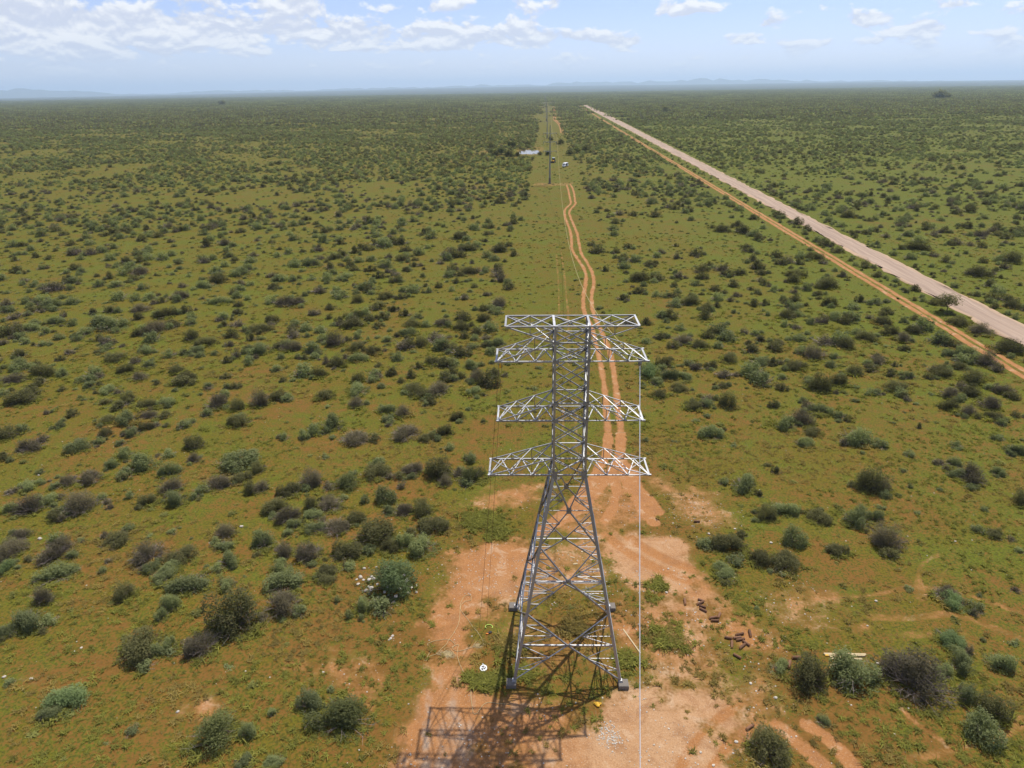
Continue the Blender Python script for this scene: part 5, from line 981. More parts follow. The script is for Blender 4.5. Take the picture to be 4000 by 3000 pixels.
protos = []
for lod, (nl, sz, tw) in enumerate(((900, .058, 16), (140, .14, 0))):
    for k_ in 'dgt':
        for i in range(3):
            V, F, tone = leaf_cloud(2000 + lod * 100 + 'dgt'.index(k_) * 10 + i, int(nl * (0.7 if k_ == 't' else 1)), sz, 7, fill=.3)
            parts = [(V, F, KIND[k_][0], tone)]
            if tw:
                v2, f2 = twig_cloud(3000 + i, tw * (3 if k_ == 't' else 1), .012, 1.05, 1); parts.append((v2, f2, 'twig', None))
            V, F, mats, mi, tone = combine(parts); protos.append(mesh_np('shrub_mesh', V, F, mats, mi=mi, attrs={'leaf': ('FACE', tone)}))
N1, N2 = 9, 9
for size, nsh, cells, nv in ((30.0, 46, 15, 4), (60.0, 190, 9, 4)):
    for i in range(nv):
        r_ = np.random.default_rng(4000 + i + int(size)); parts = []
        for s_ in range(nsh):
            k_ = 'dgdgt'[r_.integers(5)]; V, F, tone = leaf_cloud(int(5000 + s_ % 17), cells, .36, 4, fill=.2)
            dia = 1.3 + 2.6 * r_.random() ** 1.6; hh = dia * (.5 + .25 * r_.random())
            V = V * np.array([dia, dia, hh]) + np.array([(r_.random() - .5) * size, (r_.random() - .5) * size, 0]); parts.append((V, F, KIND[k_][0], tone))
        V, F, mats, mi, tone = combine(parts); protos.append(mesh_np('scrub_mesh', V, F, mats, mi=mi, attrs={'leaf': ('FACE', tone)}))
for i in range(3):       # low leafy forbs
    V, F, tone = leaf_cloud(7000 + i, 150, .13, 9, fill=.6); protos.append(mesh_np('forb_mesh', V, F, [M['leaf_f' if i < 2 else 'leaf_g']], attrs={'leaf': ('FACE', tone)}))
SHC = proto_collection('scrub', protos)


def open_ground(x, y, pad=0.0):
    """True where shrubs may grow: off the line corridor, roads, pads, pond, site"""
    lx = line_x(y); ok = ~((np.abs(x - lx - 3) < 12.5 + pad) & (y > 60))
    sx, rx = side_x(y), road_r(y)
    ok &= ~((x > sx - 2.2 - pad) & (x < rx + 1.5 + pad) & (y < 1850))
    ok &= ~((np.hypot(x - 4, y - 42) < 16))
    ok &= ~(np.hypot((x - 14) / 1.6, y - 490) < 17)
    ok &= ~(np.hypot(x - 28, y - 395) < 16)
    ok &= ~(np.hypot((x + 14) / 1.0, y - 488) < 9)
    return ok


P, PR, RO, SCL = [], [], [], []
def put(x, y, k_, dia, h, lod, i):
    P.append((x, y, 0.0)); PR.append(lod * 9 + 'dgt'.index(k_) * 3 + i % 3); RO.append((i * 2.399) % 6.28); SCL.append((dia, dia, h))
for i, (x, y, dia, h, k_) in enumerate(SH[NB:]): put(x, y, {'b': 'g', 'o': 'd'}.get(k_, k_), dia, h, 0, i)
known = np.array([s_[:3] for s_ in SH])
GREEN = ((-3.3, 57.2, 1.0, 260), (-1.6, 55.2, 0.8, 120), (4.9, 42.1, 0.55, 90), (-2.2, 37.2, 0.6, 140), (0.5, 37.4, 0.5, 60), (12.4, 47.1, 0.5, 60), (15.0, 44.5, 0.5, 60), (11.9, 40.9, 0.9, 120), (-0.5, 40.2, 0.6, 90), (8.7, 39.0, 0.6, 70))
rs = np.random.default_rng(77)
def field(y0, y1, cell):
    """jittered grid over the wedge in view, as (x,y)"""
    w = y1 * math.tan(math.radians(46)); xs = np.arange(-w, w, cell); ys_ = np.arange(y0, y1, cell)
    X, Y = np.meshgrid(xs, ys_); X = X + (rs.random(X.shape) - .5) * cell * 1.5; Y = Y + (rs.random(Y.shape) - .5) * cell * 1.5
    X, Y = X.ravel(), Y.ravel(); k = (np.abs(X) < Y * math.tan(math.radians(44)) + 25) & (Y > y0) & (Y < y1); return X[k], Y[k]
X, Y = field(30, 950, 3.6)
clump = 0.55 * value_noise(X, Y, 22.0, 60) + 0.45 * value_noise(X, Y, 60.0, 61)
prob = np.clip(0.42 + 2.6 * (clump - 0.40), 0.08, 1.0) * np.where(X > road_r(Y), 0.72, 1.0)
prob = np.where(Y < 90, 0.10, np.where(Y < 215, prob * 0.55, prob * (1 + 0.35 * np.clip((Y - 215) / 300, 0, 1))))
k = open_ground(X, Y) & (rs.random(len(X)) < prob)
X, Y = X[k], Y[k]
nearq = np.ones(len(X), bool)
for i in np.nonzero(Y < 240)[0]:
    if (np.hypot(known[:, 0] - X[i], known[:, 1] - Y[i]) < known[:, 2] * 0.5 + 0.7).any(): nearq[i] = False
X, Y = X[nearq], Y[nearq]
kk = rs.random(len(X)); tn = value_noise(X, Y, 35.0, 63)
kinds = np.where(kk < 0.38 + 0.38 * tn, 'g', np.where(kk < 0.84, 'd', 't'))
dia = 1.15 + 2.7 * rs.random(len(X)) ** 1.9; dia = np.where(Y < 90, 0.5 + 0.5 * rs.random(len(X)), dia)
hh = dia * (0.38 + 0.24 * rs.random(len(X)))
for i in range(len(X)): put(X[i], Y[i], str(kinds[i]), dia[i], hh[i], 0 if Y[i] < 330 else 1, i)
# smaller companions crowding round the larger bushes, so that they stand in thickets
cxs, cys, cds = [], [], []
for x, y, dia_, h_, k_ in SH:
    if y < 40: continue
    for _ in range(int(rs.integers(0, 4))):
        a_ = rs.random() * 6.28; d_ = dia_ * (.5 + .35 * rs.random()); cxs.append(x + d_ * math.cos(a_)); cys.append(y + d_ * math.sin(a_)); cds.append(dia_ * (.28 + .4 * rs.random()))
cxs, cys = np.array(cxs), np.array(cys); kq = (bare_at(cxs, cys)[0] < .1) & (np.abs(cxs - side_x(cys)) > 2.4) & ~((cxs > road_l(cys) - 1) & (cxs < road_r(cys) + 1))
for rt in (rutL, rutR): kq &= seg_dist(cxs, cys, resample(np.array(rt), 4.0), False) > 1.4
for i in np.nonzero(kq)[0]: put(cxs[i], cys[i], 'ggdgt'[i % 5], cds[i], cds[i] * (.4 + .25 * rs.random()), 0, int(i))
# a few bushes along the road verges and in the corridor
for i in range(520):
    y = 90 + 900 * rs.random() ** 1.5; sgn = rs.random()
    x = side_x(y) + 1.9 + (road_l(y) - side_x(y) - 3.0) * rs.random() if sgn < .55 else road_r(y) + 0.9 + 2.2 * rs.random()
    if (np.hypot(known[:, 0] - x, known[:, 1] - y) < 2.0).any(): continue
    d_ = 0.7 + 1.2 * rs.random() ** 1.5; put(x, y, 'dg'[i % 2], d_, d_ * .6, 0 if y < 330 else 1, i)
for y0, y1, cell, base in ((930, 2050, 27.0, 18), (2030, 7600, 55.0, 22)):
    X, Y = field(y0, y1, cell); k = open_ground(X, Y, 6.0 if cell < 40 else 16.0) if cell < 40 else (open_ground(X, Y, 16.0) | (Y > 2300))
    X, Y = X[k], Y[k]; k = rs.random(len(X)) < 0.75 + 0.5 * value_noise(X, Y, 300.0, 65); X, Y = X[k], Y[k]
    for i in range(len(X)):
        s_ = 1.0 if cell < 40 else 1.0; P.append((X[i], Y[i], 0.0)); PR.append(base + rs.integers(4)); RO.append(float(rs.integers(4)) * 1.5708 + .2); SCL.append((s_, s_, 1.0 + .3 * rs.random()))
X, Y = np.concatenate([np.stack(field(30, 260, 2.3)), np.stack(field(260, 700, 4.6))], 1)
b_ = bare_at(X, Y)[0]; cl_ = 0.5 * value_noise(X, Y, 9.0, 66) + 0.5 * value_noise(X, Y, 30.0, 67)
k = (rs.random(len(X)) < np.clip(2.2 * (cl_ - 0.25), 0.1, 0.85) * np.where(Y < 85, 0.33, 1.0)) & (b_ < 0.12) & ~((X > side_x(Y) - 1.9) & (X < side_x(Y) + 1.9)) & ~((X > road_l(Y) - .6) & (X < road_r(Y) + .6))
for rt in (rutL, rutR): k &= seg_dist(X, Y, resample(np.array(rt), 4.0), False) > 0.95
k &= ~(np.hypot((X - 14) / 1.6, Y - 490) < 9) & ~(np.hypot(X - 28, Y - 400) < 9)
X, Y = X[k], Y[k]
for i in range(len(X)):
    d_ = (0.4 + 0.9 * rs.random() ** 2) * (1 if Y[i] < 260 else 1.5); P.append((X[i], Y[i], 0.0)); PR.append(26 + (2 if rs.random() < .3 else int(rs.integers(2)))); RO.append(6.28 * rs.random()); SCL.append((d_, d_, d_ * (.22 + .2 * rs.random())))
scatter('scrubland', SHC, P, PR, RO, SCL, 'grey-green thorn scrub covering the plain in all directions to the horizon', 'scrub')
print('scrub points', len(P))


# --- grass tufts and seedlings
def tuft(seed, nb, h, spread):
    r = np.random.default_rng(seed); V, F = [], []
    for i in range(nb):
        a = r.random() * 6.28; d = spread * math.sqrt(r.random()); x, y = d * math.cos(a), d * math.sin(a); b = r.random() * 6.28; w = 0.018 + 0.022 * r.random()
        hh = h * (0.5 + 0.7 * r.random()); lean = 0.9 * hh * (0.4 + r.random()); c = np.array([x, y, 0.0]); s = np.array([math.cos(b + 1.57), math.sin(b + 1.57), 0]) * w
        m_ = c + np.array([math.cos(b) * lean * .4, math.sin(b) * lean * .4, hh * .65]); t = c + np.array([math.cos(b) * lean * 1.3, math.sin(b) * lean * 1.3, hh])
        k = len(V); V += [c - s, c + s, m_ + s * .8, m_ - s * .8, t + s * .2, t - s * .2]; F += [[k, k + 1, k + 2, k + 3], [k + 3, k + 2, k + 4, k + 5]]
    return np.array(V), np.array(F), r.random(len(F))


gp = []
for i in range(6):
    V, F, tone = tuft(6000 + i, 26, .26, .20); gp.append(mesh_np('tuft', V, F, [M['grass' if i < 3 else 'grass_green']], attrs={'leaf': ('FACE', tone)}))
GC = proto_collection('tuft', gp)
gxs, gys = [], []
for y0, y1, n in ((27, 46, 9000), (46, 76, 15000), (76, 125, 15000), (125, 200, 10000)):
    w = y1 * 0.82 + 4; X = (rs.random(n) * 2 - 1) * w; Y = y0 + (y1 - y0) * rs.random(n); gxs.append(X); gys.append(Y)
X, Y = np.concatenate(gxs), np.concatenate(gys); k = np.abs(X) < Y * 0.78 + 9; X, Y = X[k], Y[k]
b_, _, rt_, _ = bare_at(X, Y)
gn = 0.5 * value_noise(X, Y, 3.5, 70) + 0.5 * value_noise(X, Y, 14.0, 71)
k = (rs.random(len(X)) < np.clip(1.6 * (gn - 0.22), 0.05, 1) * np.clip(1.0 - b_ * 1.25, 0.015, 1) * (1 - np.clip(rt_, 0, 1))) & ~((X > side_x(Y) - 1.6) & (X < side_x(Y) + 1.6)) & ~((X > road_l(Y) - .2) & (X < road_r(Y) + .2))
for a_, b2_ in DATA['logs'] + DATA['planks'] + [(DATA['bag'], DATA['bag']), (DATA['reel'], DATA['reel']), (DATA['gear'], DATA['hose'])]:
    k &= seg_dist(X, Y, [a_, b2_], False) > 0.55
for rt in (rutL, rutR):
    d_ = seg_dist(X, Y, resample(np.array(rt), 2.0), False); k &= d_ > 0.5
X, Y = X[k], Y[k]
# ranker grass standing round the feet of the nearer bushes
ex, ey = [], []
for x, y, dia, h, k_ in SH[:260]:
    m_ = int(4 + 6 * dia); a = rs.random(m_) * 6.28; d_ = dia * (0.36 + 0.28 * rs.random(m_)); ex.append(x + d_ * np.cos(a)); ey.append(y + d_ * np.sin(a))
for x, y, s_, m_ in GREEN:
    ex.append(x + s_ * rs.normal(size=m_)); ey.append(y + s_ * .8 * rs.normal(size=m_))
ex, ey = np.concatenate(ex), np.concatenate(ey); kq = np.ones(len(ex), bool)
for a_, b2_ in DATA['logs'] + DATA['planks'] + [(DATA['bag'], DATA['bag']), (DATA['reel'], DATA['reel']), (DATA['gear'], DATA['hose'])]: kq &= seg_dist(ex, ey, [a_, b2_], False) > 0.8
ex, ey = ex[kq], ey[kq]; n0 = len(X); X, Y = np.r_[X, ex], np.r_[Y, ey]; n = len(X)
gz = np.array([ground_z(a, b) for a, b in zip(X, Y)]) - 0.01
gsc = (0.45 + 0.75 * rs.random(n) ** 2) * np.where(Y > 76, 1.5, 1.0)
gsc[n0:] *= 1.5
green = value_noise(X, Y, 6.0, 72) + 0.2 * (np.arange(n) >= n0) + 0.25 * (rs.random(n) - .5) > 0.47
scatter('grass', GC, np.stack([X, Y, gz], 1), np.where(green, 3, 0) + rs.integers(0, 3, n), rs.random(n) * 6.28, np.stack([gsc, gsc, gsc * (0.4 + 0.4 * rs.random(n))], 1), 'low yellow-green grass tufts covering the ground round the work site', 'grass')
print('tufts', n)


# ------------------------------------------------------------------ stones
def rock_mesh(seed, sub=2):
    import bmesh
    r = np.random.default_rng(seed); bm = bmesh.new(); bmesh.ops.create_icosphere(bm, subdivisions=sub, radius=0.5)
    for v in bm.verts:
        c = v.co; n = 0.75 + 0.5 * float(value_noise(np.array(c.x * 3 + 9 + seed), np.array(c.y * 3 + c.z * 4 + 20), 0.9, seed)); v.co = Vector((c.x * n, c.y * n * .8, max(-0.12, c.z * n * .55)))
    me = bpy.data.meshes.new('rock'); bm.to_mesh(me); bm.free(); me.materials.append(M['stone']); return me


ROCK = [rock_mesh(i) for i in range(6)]; PEB = [rock_mesh(20 + i, 1) for i in range(4)]
for i, a_ in enumerate(np.linspace(2.6, 6.4, 20)):
    hz = (0, .25, .6, .95)[i % 4]; x, y = -10.97 + (2.05 - hz * .75 + .2 * math.sin(i * 2.3)) * math.cos(a_), 47.36 + (1.95 - hz * .7) * math.sin(a_); s_ = .22 + .18 * abs(math.sin(i * 1.3))
    tag(obj('rock', ROCK[i % 6], None, (x, y, ground_z(x, y) + hz * 1.2 + s_ * .15), i * 1.1, (s_, s_, s_)), 'white rock heaped among others round the feathery green shrub', 'rock', 'white rocks round the feathery shrub')
for i, (x, y, s_) in enumerate(DATA['rocks']):
    o = obj('rock', ROCK[i % 6], None, (x, y, ground_z(x, y) + s_ * .1), random.Random(i).random() * 6.28, (s_, s_, s_))
    if i < 18: tag(o, 'white rock heaped among others round the feathery green shrub', 'rock', 'white rocks round the feathery shrub')
    else:
        u, v = project(x, y); sd_ = 'left' if u < 2230 else 'right'
        tag(o, 'whitish stone lying loose on the veld to the %s of the tower' % sd_, 'rock', 'loose whitish stones %s of the tower' % sd_)
PC = proto_collection('pebble', PEB)
n = 42000; X = -14 + 40 * rs.random(n); Y = 27.5 + 34 * rs.random(n)
b_, p_, rt_, _ = bare_at(X, Y); st = value_noise(X, Y, 1.8, 81) * 0.6 + value_noise(X, Y, 6.0, 82) * 0.4
k = rs.random(n) < np.clip((st - 0.42) * 2.4, 0, 1) * np.clip(0.10 + 0.5 * b_ + 0.2 * p_, 0, 1) * (1 - 0.8 * np.clip(rt_, 0, 1)); X, Y = X[k], Y[k]
n2_ = 700; X = np.r_[X, -60 + 120 * rs.random(n2_ * 2)]; Y = np.r_[Y, 30 + 60 * rs.random(n2_ * 2)]
hx, hy = DATA['gravelheap']; X = np.r_[X, hx + 0.42 * rs.normal(size=420)]; Y = np.r_[Y, hy + 0.55 * rs.normal(size=420)]
n = len(X); s_ = 0.030 + 0.14 * rs.random(n) ** 4
scatter('gravel', PC, np.stack([X, Y, [ground_z(a, b) + .01 for a, b in zip(X, Y)]], 1), rs.integers(0, 4, n), rs.random(n) * 6.28, np.stack([s_] * 3, 1), 'small white stones strewn over the bare clearing and heaped in front of the tower', 'gravel')

# ------------------------------------------------------------------ things lying about the site
def log_mesh(i):
    mb = MB(); r = random.Random(i); pts = []
    n = 12
    for x, s in ((-.5, .94), (-.47, 1.0), (.0, .97 + .05 * r.random()), (.47, 1.0), (.5, .94)):
        pts.append([(x, .5 * s * math.cos(2 * math.pi * j / n) * (1 + .05 * math.sin(3 * j + i)), .5 * s * math.sin(2 * math.pi * j / n)) for j in range(n)])
    V = [q for rg in pts for q in rg]; F = [(k * n + j, k * n + (j + 1) % n, (k + 1) * n + (j + 1) % n, (k + 1) * n + j) for k in range(4) for j in range(n)]
    mb.add(V, F, 0); mb.add(pts[0], [tuple(range(n))[::-1]], 1); mb.add(pts[-1], [tuple(range(n))], 1)
    return mb.mesh('log', [M['log'], M['logend']], True)


LOGM = [log_mesh(i) for i in range(3)]
LL = ['single dark log lying upright in the picture, left of the upper log group', 'topmost short log of the upper group beside the orange soil edge', 'second log from the top of the upper group, tilted up to the right', 'third log from the top of the upper group', 'fourth log from the top of the upper group, tilted down to the right',
      'upper log of the pair at the lower end of the upper group', 'short log standing off the right end of the pair by the orange soil', 'lowest log of the upper group, lying level', 'dark log at the left end of the lower log heap', 'pale log in the upper middle of the lower log heap', 'topmost log of the lower heap',
      'upright brown log at the right end of the lower heap', 'dark log in the middle of the lower heap', 'pale narrow log pointing down from the lower heap', 'brown log at the right of the lower heap, tilted down', 'brown log at the bottom of the lower heap, tilted up', 'dark log lying alone just below the lower heap',
      'pale log lying alone above the bush at the bottom edge', 'dark log lying alone at the upper right of the clearing', 'log with an orange sawn end left of the tall narrow bush', 'brown log half hidden behind the tall narrow bush', 'brown log lying on the stacked timber between two bushes']
for i, ((a, b), lab) in enumerate(zip(DATA['logs'], LL)):
    a, b = Vector(a), Vector(b); c = (a + b) / 2; d = b - a; L = max(0.5, min(.72, d.length)); t = .21 if i < 19 else .26
    z = ground_z(c.x, c.y) + t * .46 + (0.2 if i in (21,) else 0)
    o = obj('log', LOGM[i % 3], None, (c.x, c.y, z), math.atan2(d.y, d.x), (L, t, t)); tag(o, lab, 'log', 'short logs on the site')


def plank_mesh(yel):
    mb = MB(); mb.box((0, 0, 0), (1, 1, 1), 0)
    if yel: mb.box((-.46, 0, 0), (.082, 1.02, 1.04), 1)
    return mb.mesh('plank', [M['plank'], M['yellow']])


PK = [plank_mesh(False), plank_mesh(True)]
PLAB = ['long pale timber at the back of the stack between the bushes', 'long pale timber with yellow end, second in the stack', 'shorter pale timber under the brown log in the stack', 'long pale timber at the front of the stack', 'upper of two yellow-ended timbers below the stack', 'lower of two yellow-ended timbers below the stack',
        'long pale board lying slantwise right of the tower base', 'small pale board seen through the tower, upper one', 'small pale board seen through the tower, lower left one', 'small pale board lying aslant behind the front legs', 'thin pale offcut between the small boards under the tower']
for i, ((a, b), lab) in enumerate(zip(DATA['planks'], PLAB)):
    a, b = Vector(a), Vector(b); c = (a + b) / 2; d = b - a; w = .15 if i < 6 else (.16 if i in (7, 8) else .10); h = .10 if i < 6 else .04
    o = obj('timber_plank', PK[1 if i in (1, 4, 5) else 0], None, (c.x, c.y, ground_z(c.x, c.y) + h * .55 + (.0 if i != 1 else .0)), math.atan2(d.y, d.x), (d.length, w, h)); tag(o, lab, 'plank', 'timber planks on the site')

# ropes on the ground
for pts, lab in zip(DATA['rope'], ('straw-coloured rope looping over the sandy wheel tracks into the tangle', 'straw-coloured rope trailing from the tangle down to the tower shadow')):
    c = resample(pts, .12); c = c + 0.05 * np.stack([value_noise(c[:, 0], c[:, 1], .5, 3) - .5, value_noise(c[:, 0], c[:, 1], .5, 4) - .5], 1)
    mb = MB(); mb.path([(x, y, ground_z(x, y) + .03) for x, y in c], .017, 5); tag(obj('ground_rope', mb.mesh('ground_rope', [M['rope_y']], True)), lab, 'rope', 'straw-coloured ropes on the ground')
for (cx0, cy0), n, sp, lab in ((DATA['coil'], 46, .62, 'big tangle of straw-coloured rope on the sandy wheel tracks'), (DATA['coil2'], 20, .32, 'small tangle of straw-coloured rope nearer the white sheave')):
    r = random.Random(n); pts = []; ang = 0.0; ccx, ccy = 0.0, 0.0
    for i in range(n * 9):
        ang += .45 + .35 * r.random(); rad = .10 + .10 * math.sin(i * .05) ** 2
        if i % 9 == 0: ccx, ccy = r.gauss(0, sp * .42), r.gauss(0, sp * .26)
        pts.append((cx0 + ccx + rad * 1.3 * math.cos(ang), cy0 + ccy + rad * math.sin(ang), .06 + .05 * r.random()))
    mb = MB(); mb.path(pts, .012, 4); tag(obj('rope_tangle', mb.mesh('rope_tangle', [M['rope_y']])), lab, 'rope', 'rope tangles')

# white stringing sheave lying flat
x, y = DATA['reel']; r = bpy.data.objects.new('stringing_sheave', None); COL.objects.link(r); r.location = (x, y, ground_z(x, y) + .05); r.rotation_euler = (.12, -.1, .3)
tag(r, 'white spoked sheave lying flat beside a green grass patch, left of the tower', 'pulley')
ring = MB(); n = 28; V = []
for rad, z in ((.27, 0), (.27, .10), (.19, .12), (.19, 0)):
    V += [(rad * math.cos(2 * math.pi * j / n), rad * math.sin(2 * math.pi * j / n), z) for j in range(n)]
ring.add(V, [(k * n + j, k * n + (j + 1) % n, ((k + 1) % 4) * n + (j + 1) % n, ((k + 1) % 4) * n + j) for k in range(4) for j in range(n)])
obj('rim', ring.mesh('rim', [M['white']]), r)
for j in range(3):
    s_ = MB(); a = j * 2.094 + .5; s_.box((.10 * math.cos(a), .10 * math.sin(a), .06), (.21, .075, .06), rz=a); obj('spoke', s_.mesh('spoke', [M['white']]), r)
h = MB(); h.tube((0, 0, 0), (0, 0, .13), .055, .055, 12); obj('hub', h.mesh('hub', [M['grey']]), r)
h = MB(); h.box((.05, .33, .06), (.09, .16, .05)); obj('eye_bracket', h.mesh('eye_bracket', [M['grey']]), r)


def lumpy(name, mat, pts, seed):
    """soft bag-like lump: overlapping squashed spheres merged by displacement of one icosphere"""
    import bmesh
    bm = bmesh.new(); bmesh.ops.create_icosphere(bm, subdivisions=3, radius=1.0)
    for v in bm.verts:
        d = v.co.normalized(); rad = max((max(0.0, d.dot(Vector(p_).normalized())) ** 4) * l_ for p_, l_ in pts); rad = .55 + rad
        rad *= .9 + .2 * float(value_noise(np.array(d.x * 4 + 9), np.array(d.y * 4 + d.z * 5 + 15), .9, seed)); v.co = Vector((d.x * rad, d.y * rad, max(-.25, d.z * rad * .7)))
    me = bpy.data.meshes.new(name); bm.to_mesh(me); bm.free(); me.materials.append(mat); me.polygons.foreach_set('use_smooth', [True] * len(me.polygons)); return me


x, y = DATA['bag']; r = bpy.data.objects.new('kit_bag', None); COL.objects.link(r); r.location = (x, y, ground_z(x, y) + .07)
tag(r, 'bright yellow canvas bag lying on the ground in front of the tower', 'bag')
obj('bag_body', lumpy('bag_body', M['yellow'], [((1, .3, .1), .5), ((-1, .5, .2), .45), ((.2, -1, .1), .4), ((0, 0, 1), .3)], 5), r, scale=(.30, .27, .26))
s_ = MB(); s_.path([(-.2, .05, .14), (-.1, .10, .23), (.08, .08, .22), (.2, 0, .12)], .022, 5); obj('strap', s_.mesh('strap', [M['black']]), r)
x, y = DATA['gear']; r = bpy.data.objects.new('climbing_harness', None); COL.objects.link(r); r.location = (x, y, ground_z(x, y) + .06)
tag(r, 'small heap of black and orange climbing gear at the foot of the hanging ropes', 'harness')
obj('webbing', lumpy('webbing', M['black'], [((1, .6, .1), .5), ((-1, -.2, .2), .4), ((.2, 1, .1), .5)], 8), r, scale=(.20, .17, .16))
obj('pouch', lumpy('pouch', M['orange'], [((1, .2, .1), .4), ((-1, .2, .3), .3)], 9), r, (-.20, -.12, 0.01), scale=(.13, .11, .12))
x, y = DATA['hose']; mb = MB(); mb.path([(x + .32 * math.cos(t) * (1 - t * .06), y + .02 + .26 * math.sin(t) * (1 - t * .05), ground_z(x, y) + .05) for t in np.linspace(-.6, 4.0, 26)], .035, 6)
tag(obj('lifting_sling', mb.mesh('lifting_sling', [M['lime']], True)), 'lime green sling curled on the grass beside the climbing gear', 'sling')


# ------------------------------------------------------------------ minibus and tractor by the pond
def build_van():
    x, y = DATA['van']; a = math.radians(28)
    r = bpy.data.objects.new('minibus', None); COL.objects.link(r); r.location = (x, y, 0.0); r.rotation_euler = (0, 0, a)   # local -Y is forward
    tag(r, 'white minibus with an open side door parked on the grass right of the nearest pole', 'van')
    r.rotation_euler = (0, 0, -a)
    # side profile (y,z), front at -y
    prof = [(-2.35, .35), (-2.42, .62), (-2.38, .95), (-2.15, 1.12), (-1.55, 1.85), (-1.35, 2.0), (-.6, 2.12), (2.1, 2.10), (2.35, 1.95), (2.42, 1.2), (2.40, .40)]
    b = MB(); b.prism(prof, -.86, .86); bod = obj('body', b.mesh('body', [M['white']]), r)
    bv = bod.modifiers.new('bevel', 'BEVEL'); bv.width = .10; bv.segments = 2; bv.limit_method = 'ANGLE'; bv.angle_limit = .5
    g = MB(); g.add([(-.74, -2.135, 1.165), (.74, -2.135, 1.165), (.66, -1.60, 1.82), (-.66, -1.60, 1.82)], [(0, 1, 2, 3)])
    wsm = g.mesh('windscreen', [M['glass']]); wo = obj('windscreen', wsm, r, (0, -.015, .012)); so = wo.modifiers.new('solid', 'SOLIDIFY'); so.thickness = .015
    for s in (-1, 1):
        for y0, y1 in ((-1.45, -.72), (.62, 1.35), (1.45, 2.15)):
            w = MB(); w.box((s * .865, (y0 + y1) / 2, 1.52), (.02, y1 - y0, .52)); obj('side_window', w.mesh('side_window', [M['glass']]), r)
        hl = MB(); hl.box((s * .62, -2.41, .80), (.30, .06, .20)); obj('headlight', hl.mesh('headlight', [M['lamp']]), r)
        mr = MB(); mr.box((s * 1.0, -1.62, 1.28), (.2, .08, .24)); obj('mirror', mr.mesh('mirror', [M['black']]), r)
    d = MB(); d.box((.868, -.02, 1.18), (.03, 1.15, 1.55)); obj('door_opening_shade', d.mesh('door_opening_shade', [M['black']]), r)  # black panel painted in for the shade inside the open door
    d = MB(); d.box((.93, 1.22, 1.16), (.05, 1.2, 1.55)); dd = obj('sliding_door', d.mesh('sliding_door', [M['white']]), r)
    w = MB(); w.box((.965, 1.22, 1.5), (.015, .9, .5)); obj('pane', w.mesh('pane', [M['glass']]), dd)
    gr = MB(); gr.box((0, -2.425, .80), (.85, .04, .16)); obj('grille', gr.mesh('grille', [M['black']]), r)
    bu = MB(); bu.box((0, -2.44, .48), (1.70, .12, .22)); obj('bumper', bu.mesh('bumper', [M['white']]), r)
    for s in (-1, 1):
        for yy_ in (-1.5, 1.45):
            t = MB(); t.tube((s * .68, yy_, .33), (s * .90, yy_, .33), .33, .33, 16); wh = obj('wheel', t.mesh('tyre', [M['black']]), r)
            h = MB(); h.tube((s * .895, yy_, .33), (s * .915, yy_, .33), .19, .17, 12); obj('rim', h.mesh('rim', [M['grey']]), wh)


build_van()


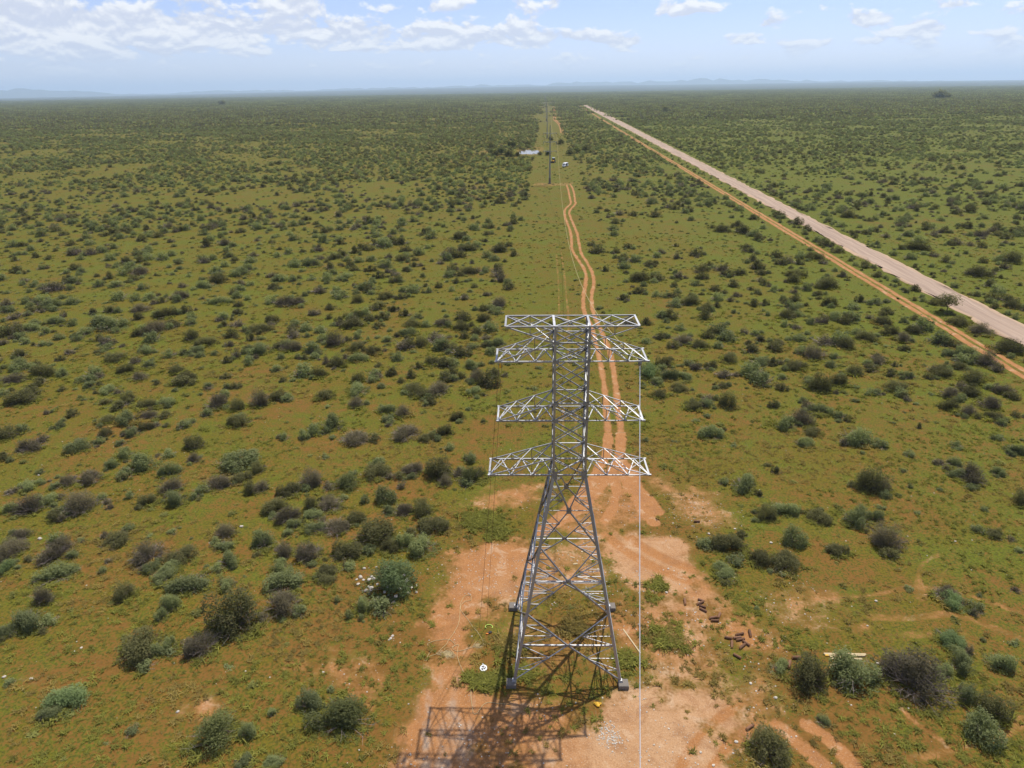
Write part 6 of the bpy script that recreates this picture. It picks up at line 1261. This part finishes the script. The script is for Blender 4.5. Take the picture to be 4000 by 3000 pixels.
def build_tractor():
    x, y = DATA['tractor']
    r = bpy.data.objects.new('backhoe_tractor', None); COL.objects.link(r); r.location = (x, y, 0.0); r.rotation_euler = (0, 0, math.radians(-14))
    tag(r, 'yellow and black backhoe tractor parked just right of the nearest pole', 'tractor')
    b = MB(); b.box((0, -1.3, 1.15), (.9, 1.7, .65)).box((0, 0.6, .95), (1.1, 2.2, .5)); obj('body', b.mesh('body', [M['yellow']]), r)
    for s in (-1, 1):
        for yy_ in (-.35, 1.15):
            c = MB(); c.box((s * .68, yy_, 1.95), (.08, .08, 1.5)); obj('cab_post', c.mesh('cab_post', [M['black']]), r)
    c = MB(); c.box((0, .4, 1.85), (1.28, 1.42, 1.25)); obj('cab_glass', c.mesh('cab_glass', [M['glass']]), r)
    c = MB(); c.box((0, .4, 2.75), (1.6, 1.85, .14), taper=.92); obj('roof', c.mesh('roof', [M['lamp']]), r)
    for s in (-1, 1):
        for yy_, rad, w in ((-1.75, .48, .34), (1.15, .78, .46)):
            t = MB(); t.tube((s * (.85 - w / 2), yy_, rad), (s * (.85 + w / 2), yy_, rad), rad, rad, 18); wh = obj('wheel', t.mesh('tyre', [M['black']]), r)
            h = MB(); h.tube((s * .84, yy_, rad), (s * (.87 + w / 2), yy_, rad), rad * .5, rad * .45, 12); obj('rim', h.mesh('rim', [M['lamp']]), wh)
        a = MB(); a.tube((s * .55, -.2, 1.5), (s * .55, -2.9, .75), .09, .09, 6); obj('loader_arm', a.mesh('loader_arm', [M['yellow']]), r)
    bk = MB(); bk.prism([(-3.45, .12), (-3.0, .12), (-2.75, .45), (-2.8, .95), (-3.0, 1.0), (-2.95, .5)], -1.15, 1.15); obj('bucket', bk.mesh('bucket', [M['black']]), r)
    bo = MB(); bo.tube((0, 1.8, 1.0), (0, 2.5, 3.0), .14, .11, 6).tube((0, 2.5, 3.0), (0, 3.1, 1.5), .11, .09, 6); obj('backhoe_boom', bo.mesh('backhoe_boom', [M['yellow']]), r)
    bb = MB(); bb.prism([(2.9, 1.0), (3.4, 1.0), (3.4, 1.45), (3.0, 1.55)], -.3, .3); obj('backhoe_bucket', bb.mesh('backhoe_bucket', [M['black']]), r)


build_tractor()


# ------------------------------------------------------------------ the air
def haze():
    m, k, out = new_mat('haze_air'); v = k.new('ShaderNodeVolumePrincipled')
    v.inputs['Color'].default_value = HAZE_COL; v.inputs['Density'].default_value = HAZE_D; v.inputs['Anisotropy'].default_value = 0.2
    k.l.new(v.outputs[0], out.inputs['Volume'])
    b = MB(); b.box((0, 0, 349.0), (2 * R2 + 4000, 2 * R2 + 4000, 700.0 + 1.0)); o = obj('haze', b.mesh('haze', [m])); tag(o, 'pale blue haze lying over the whole plain', 'haze', kind='stuff')


haze()
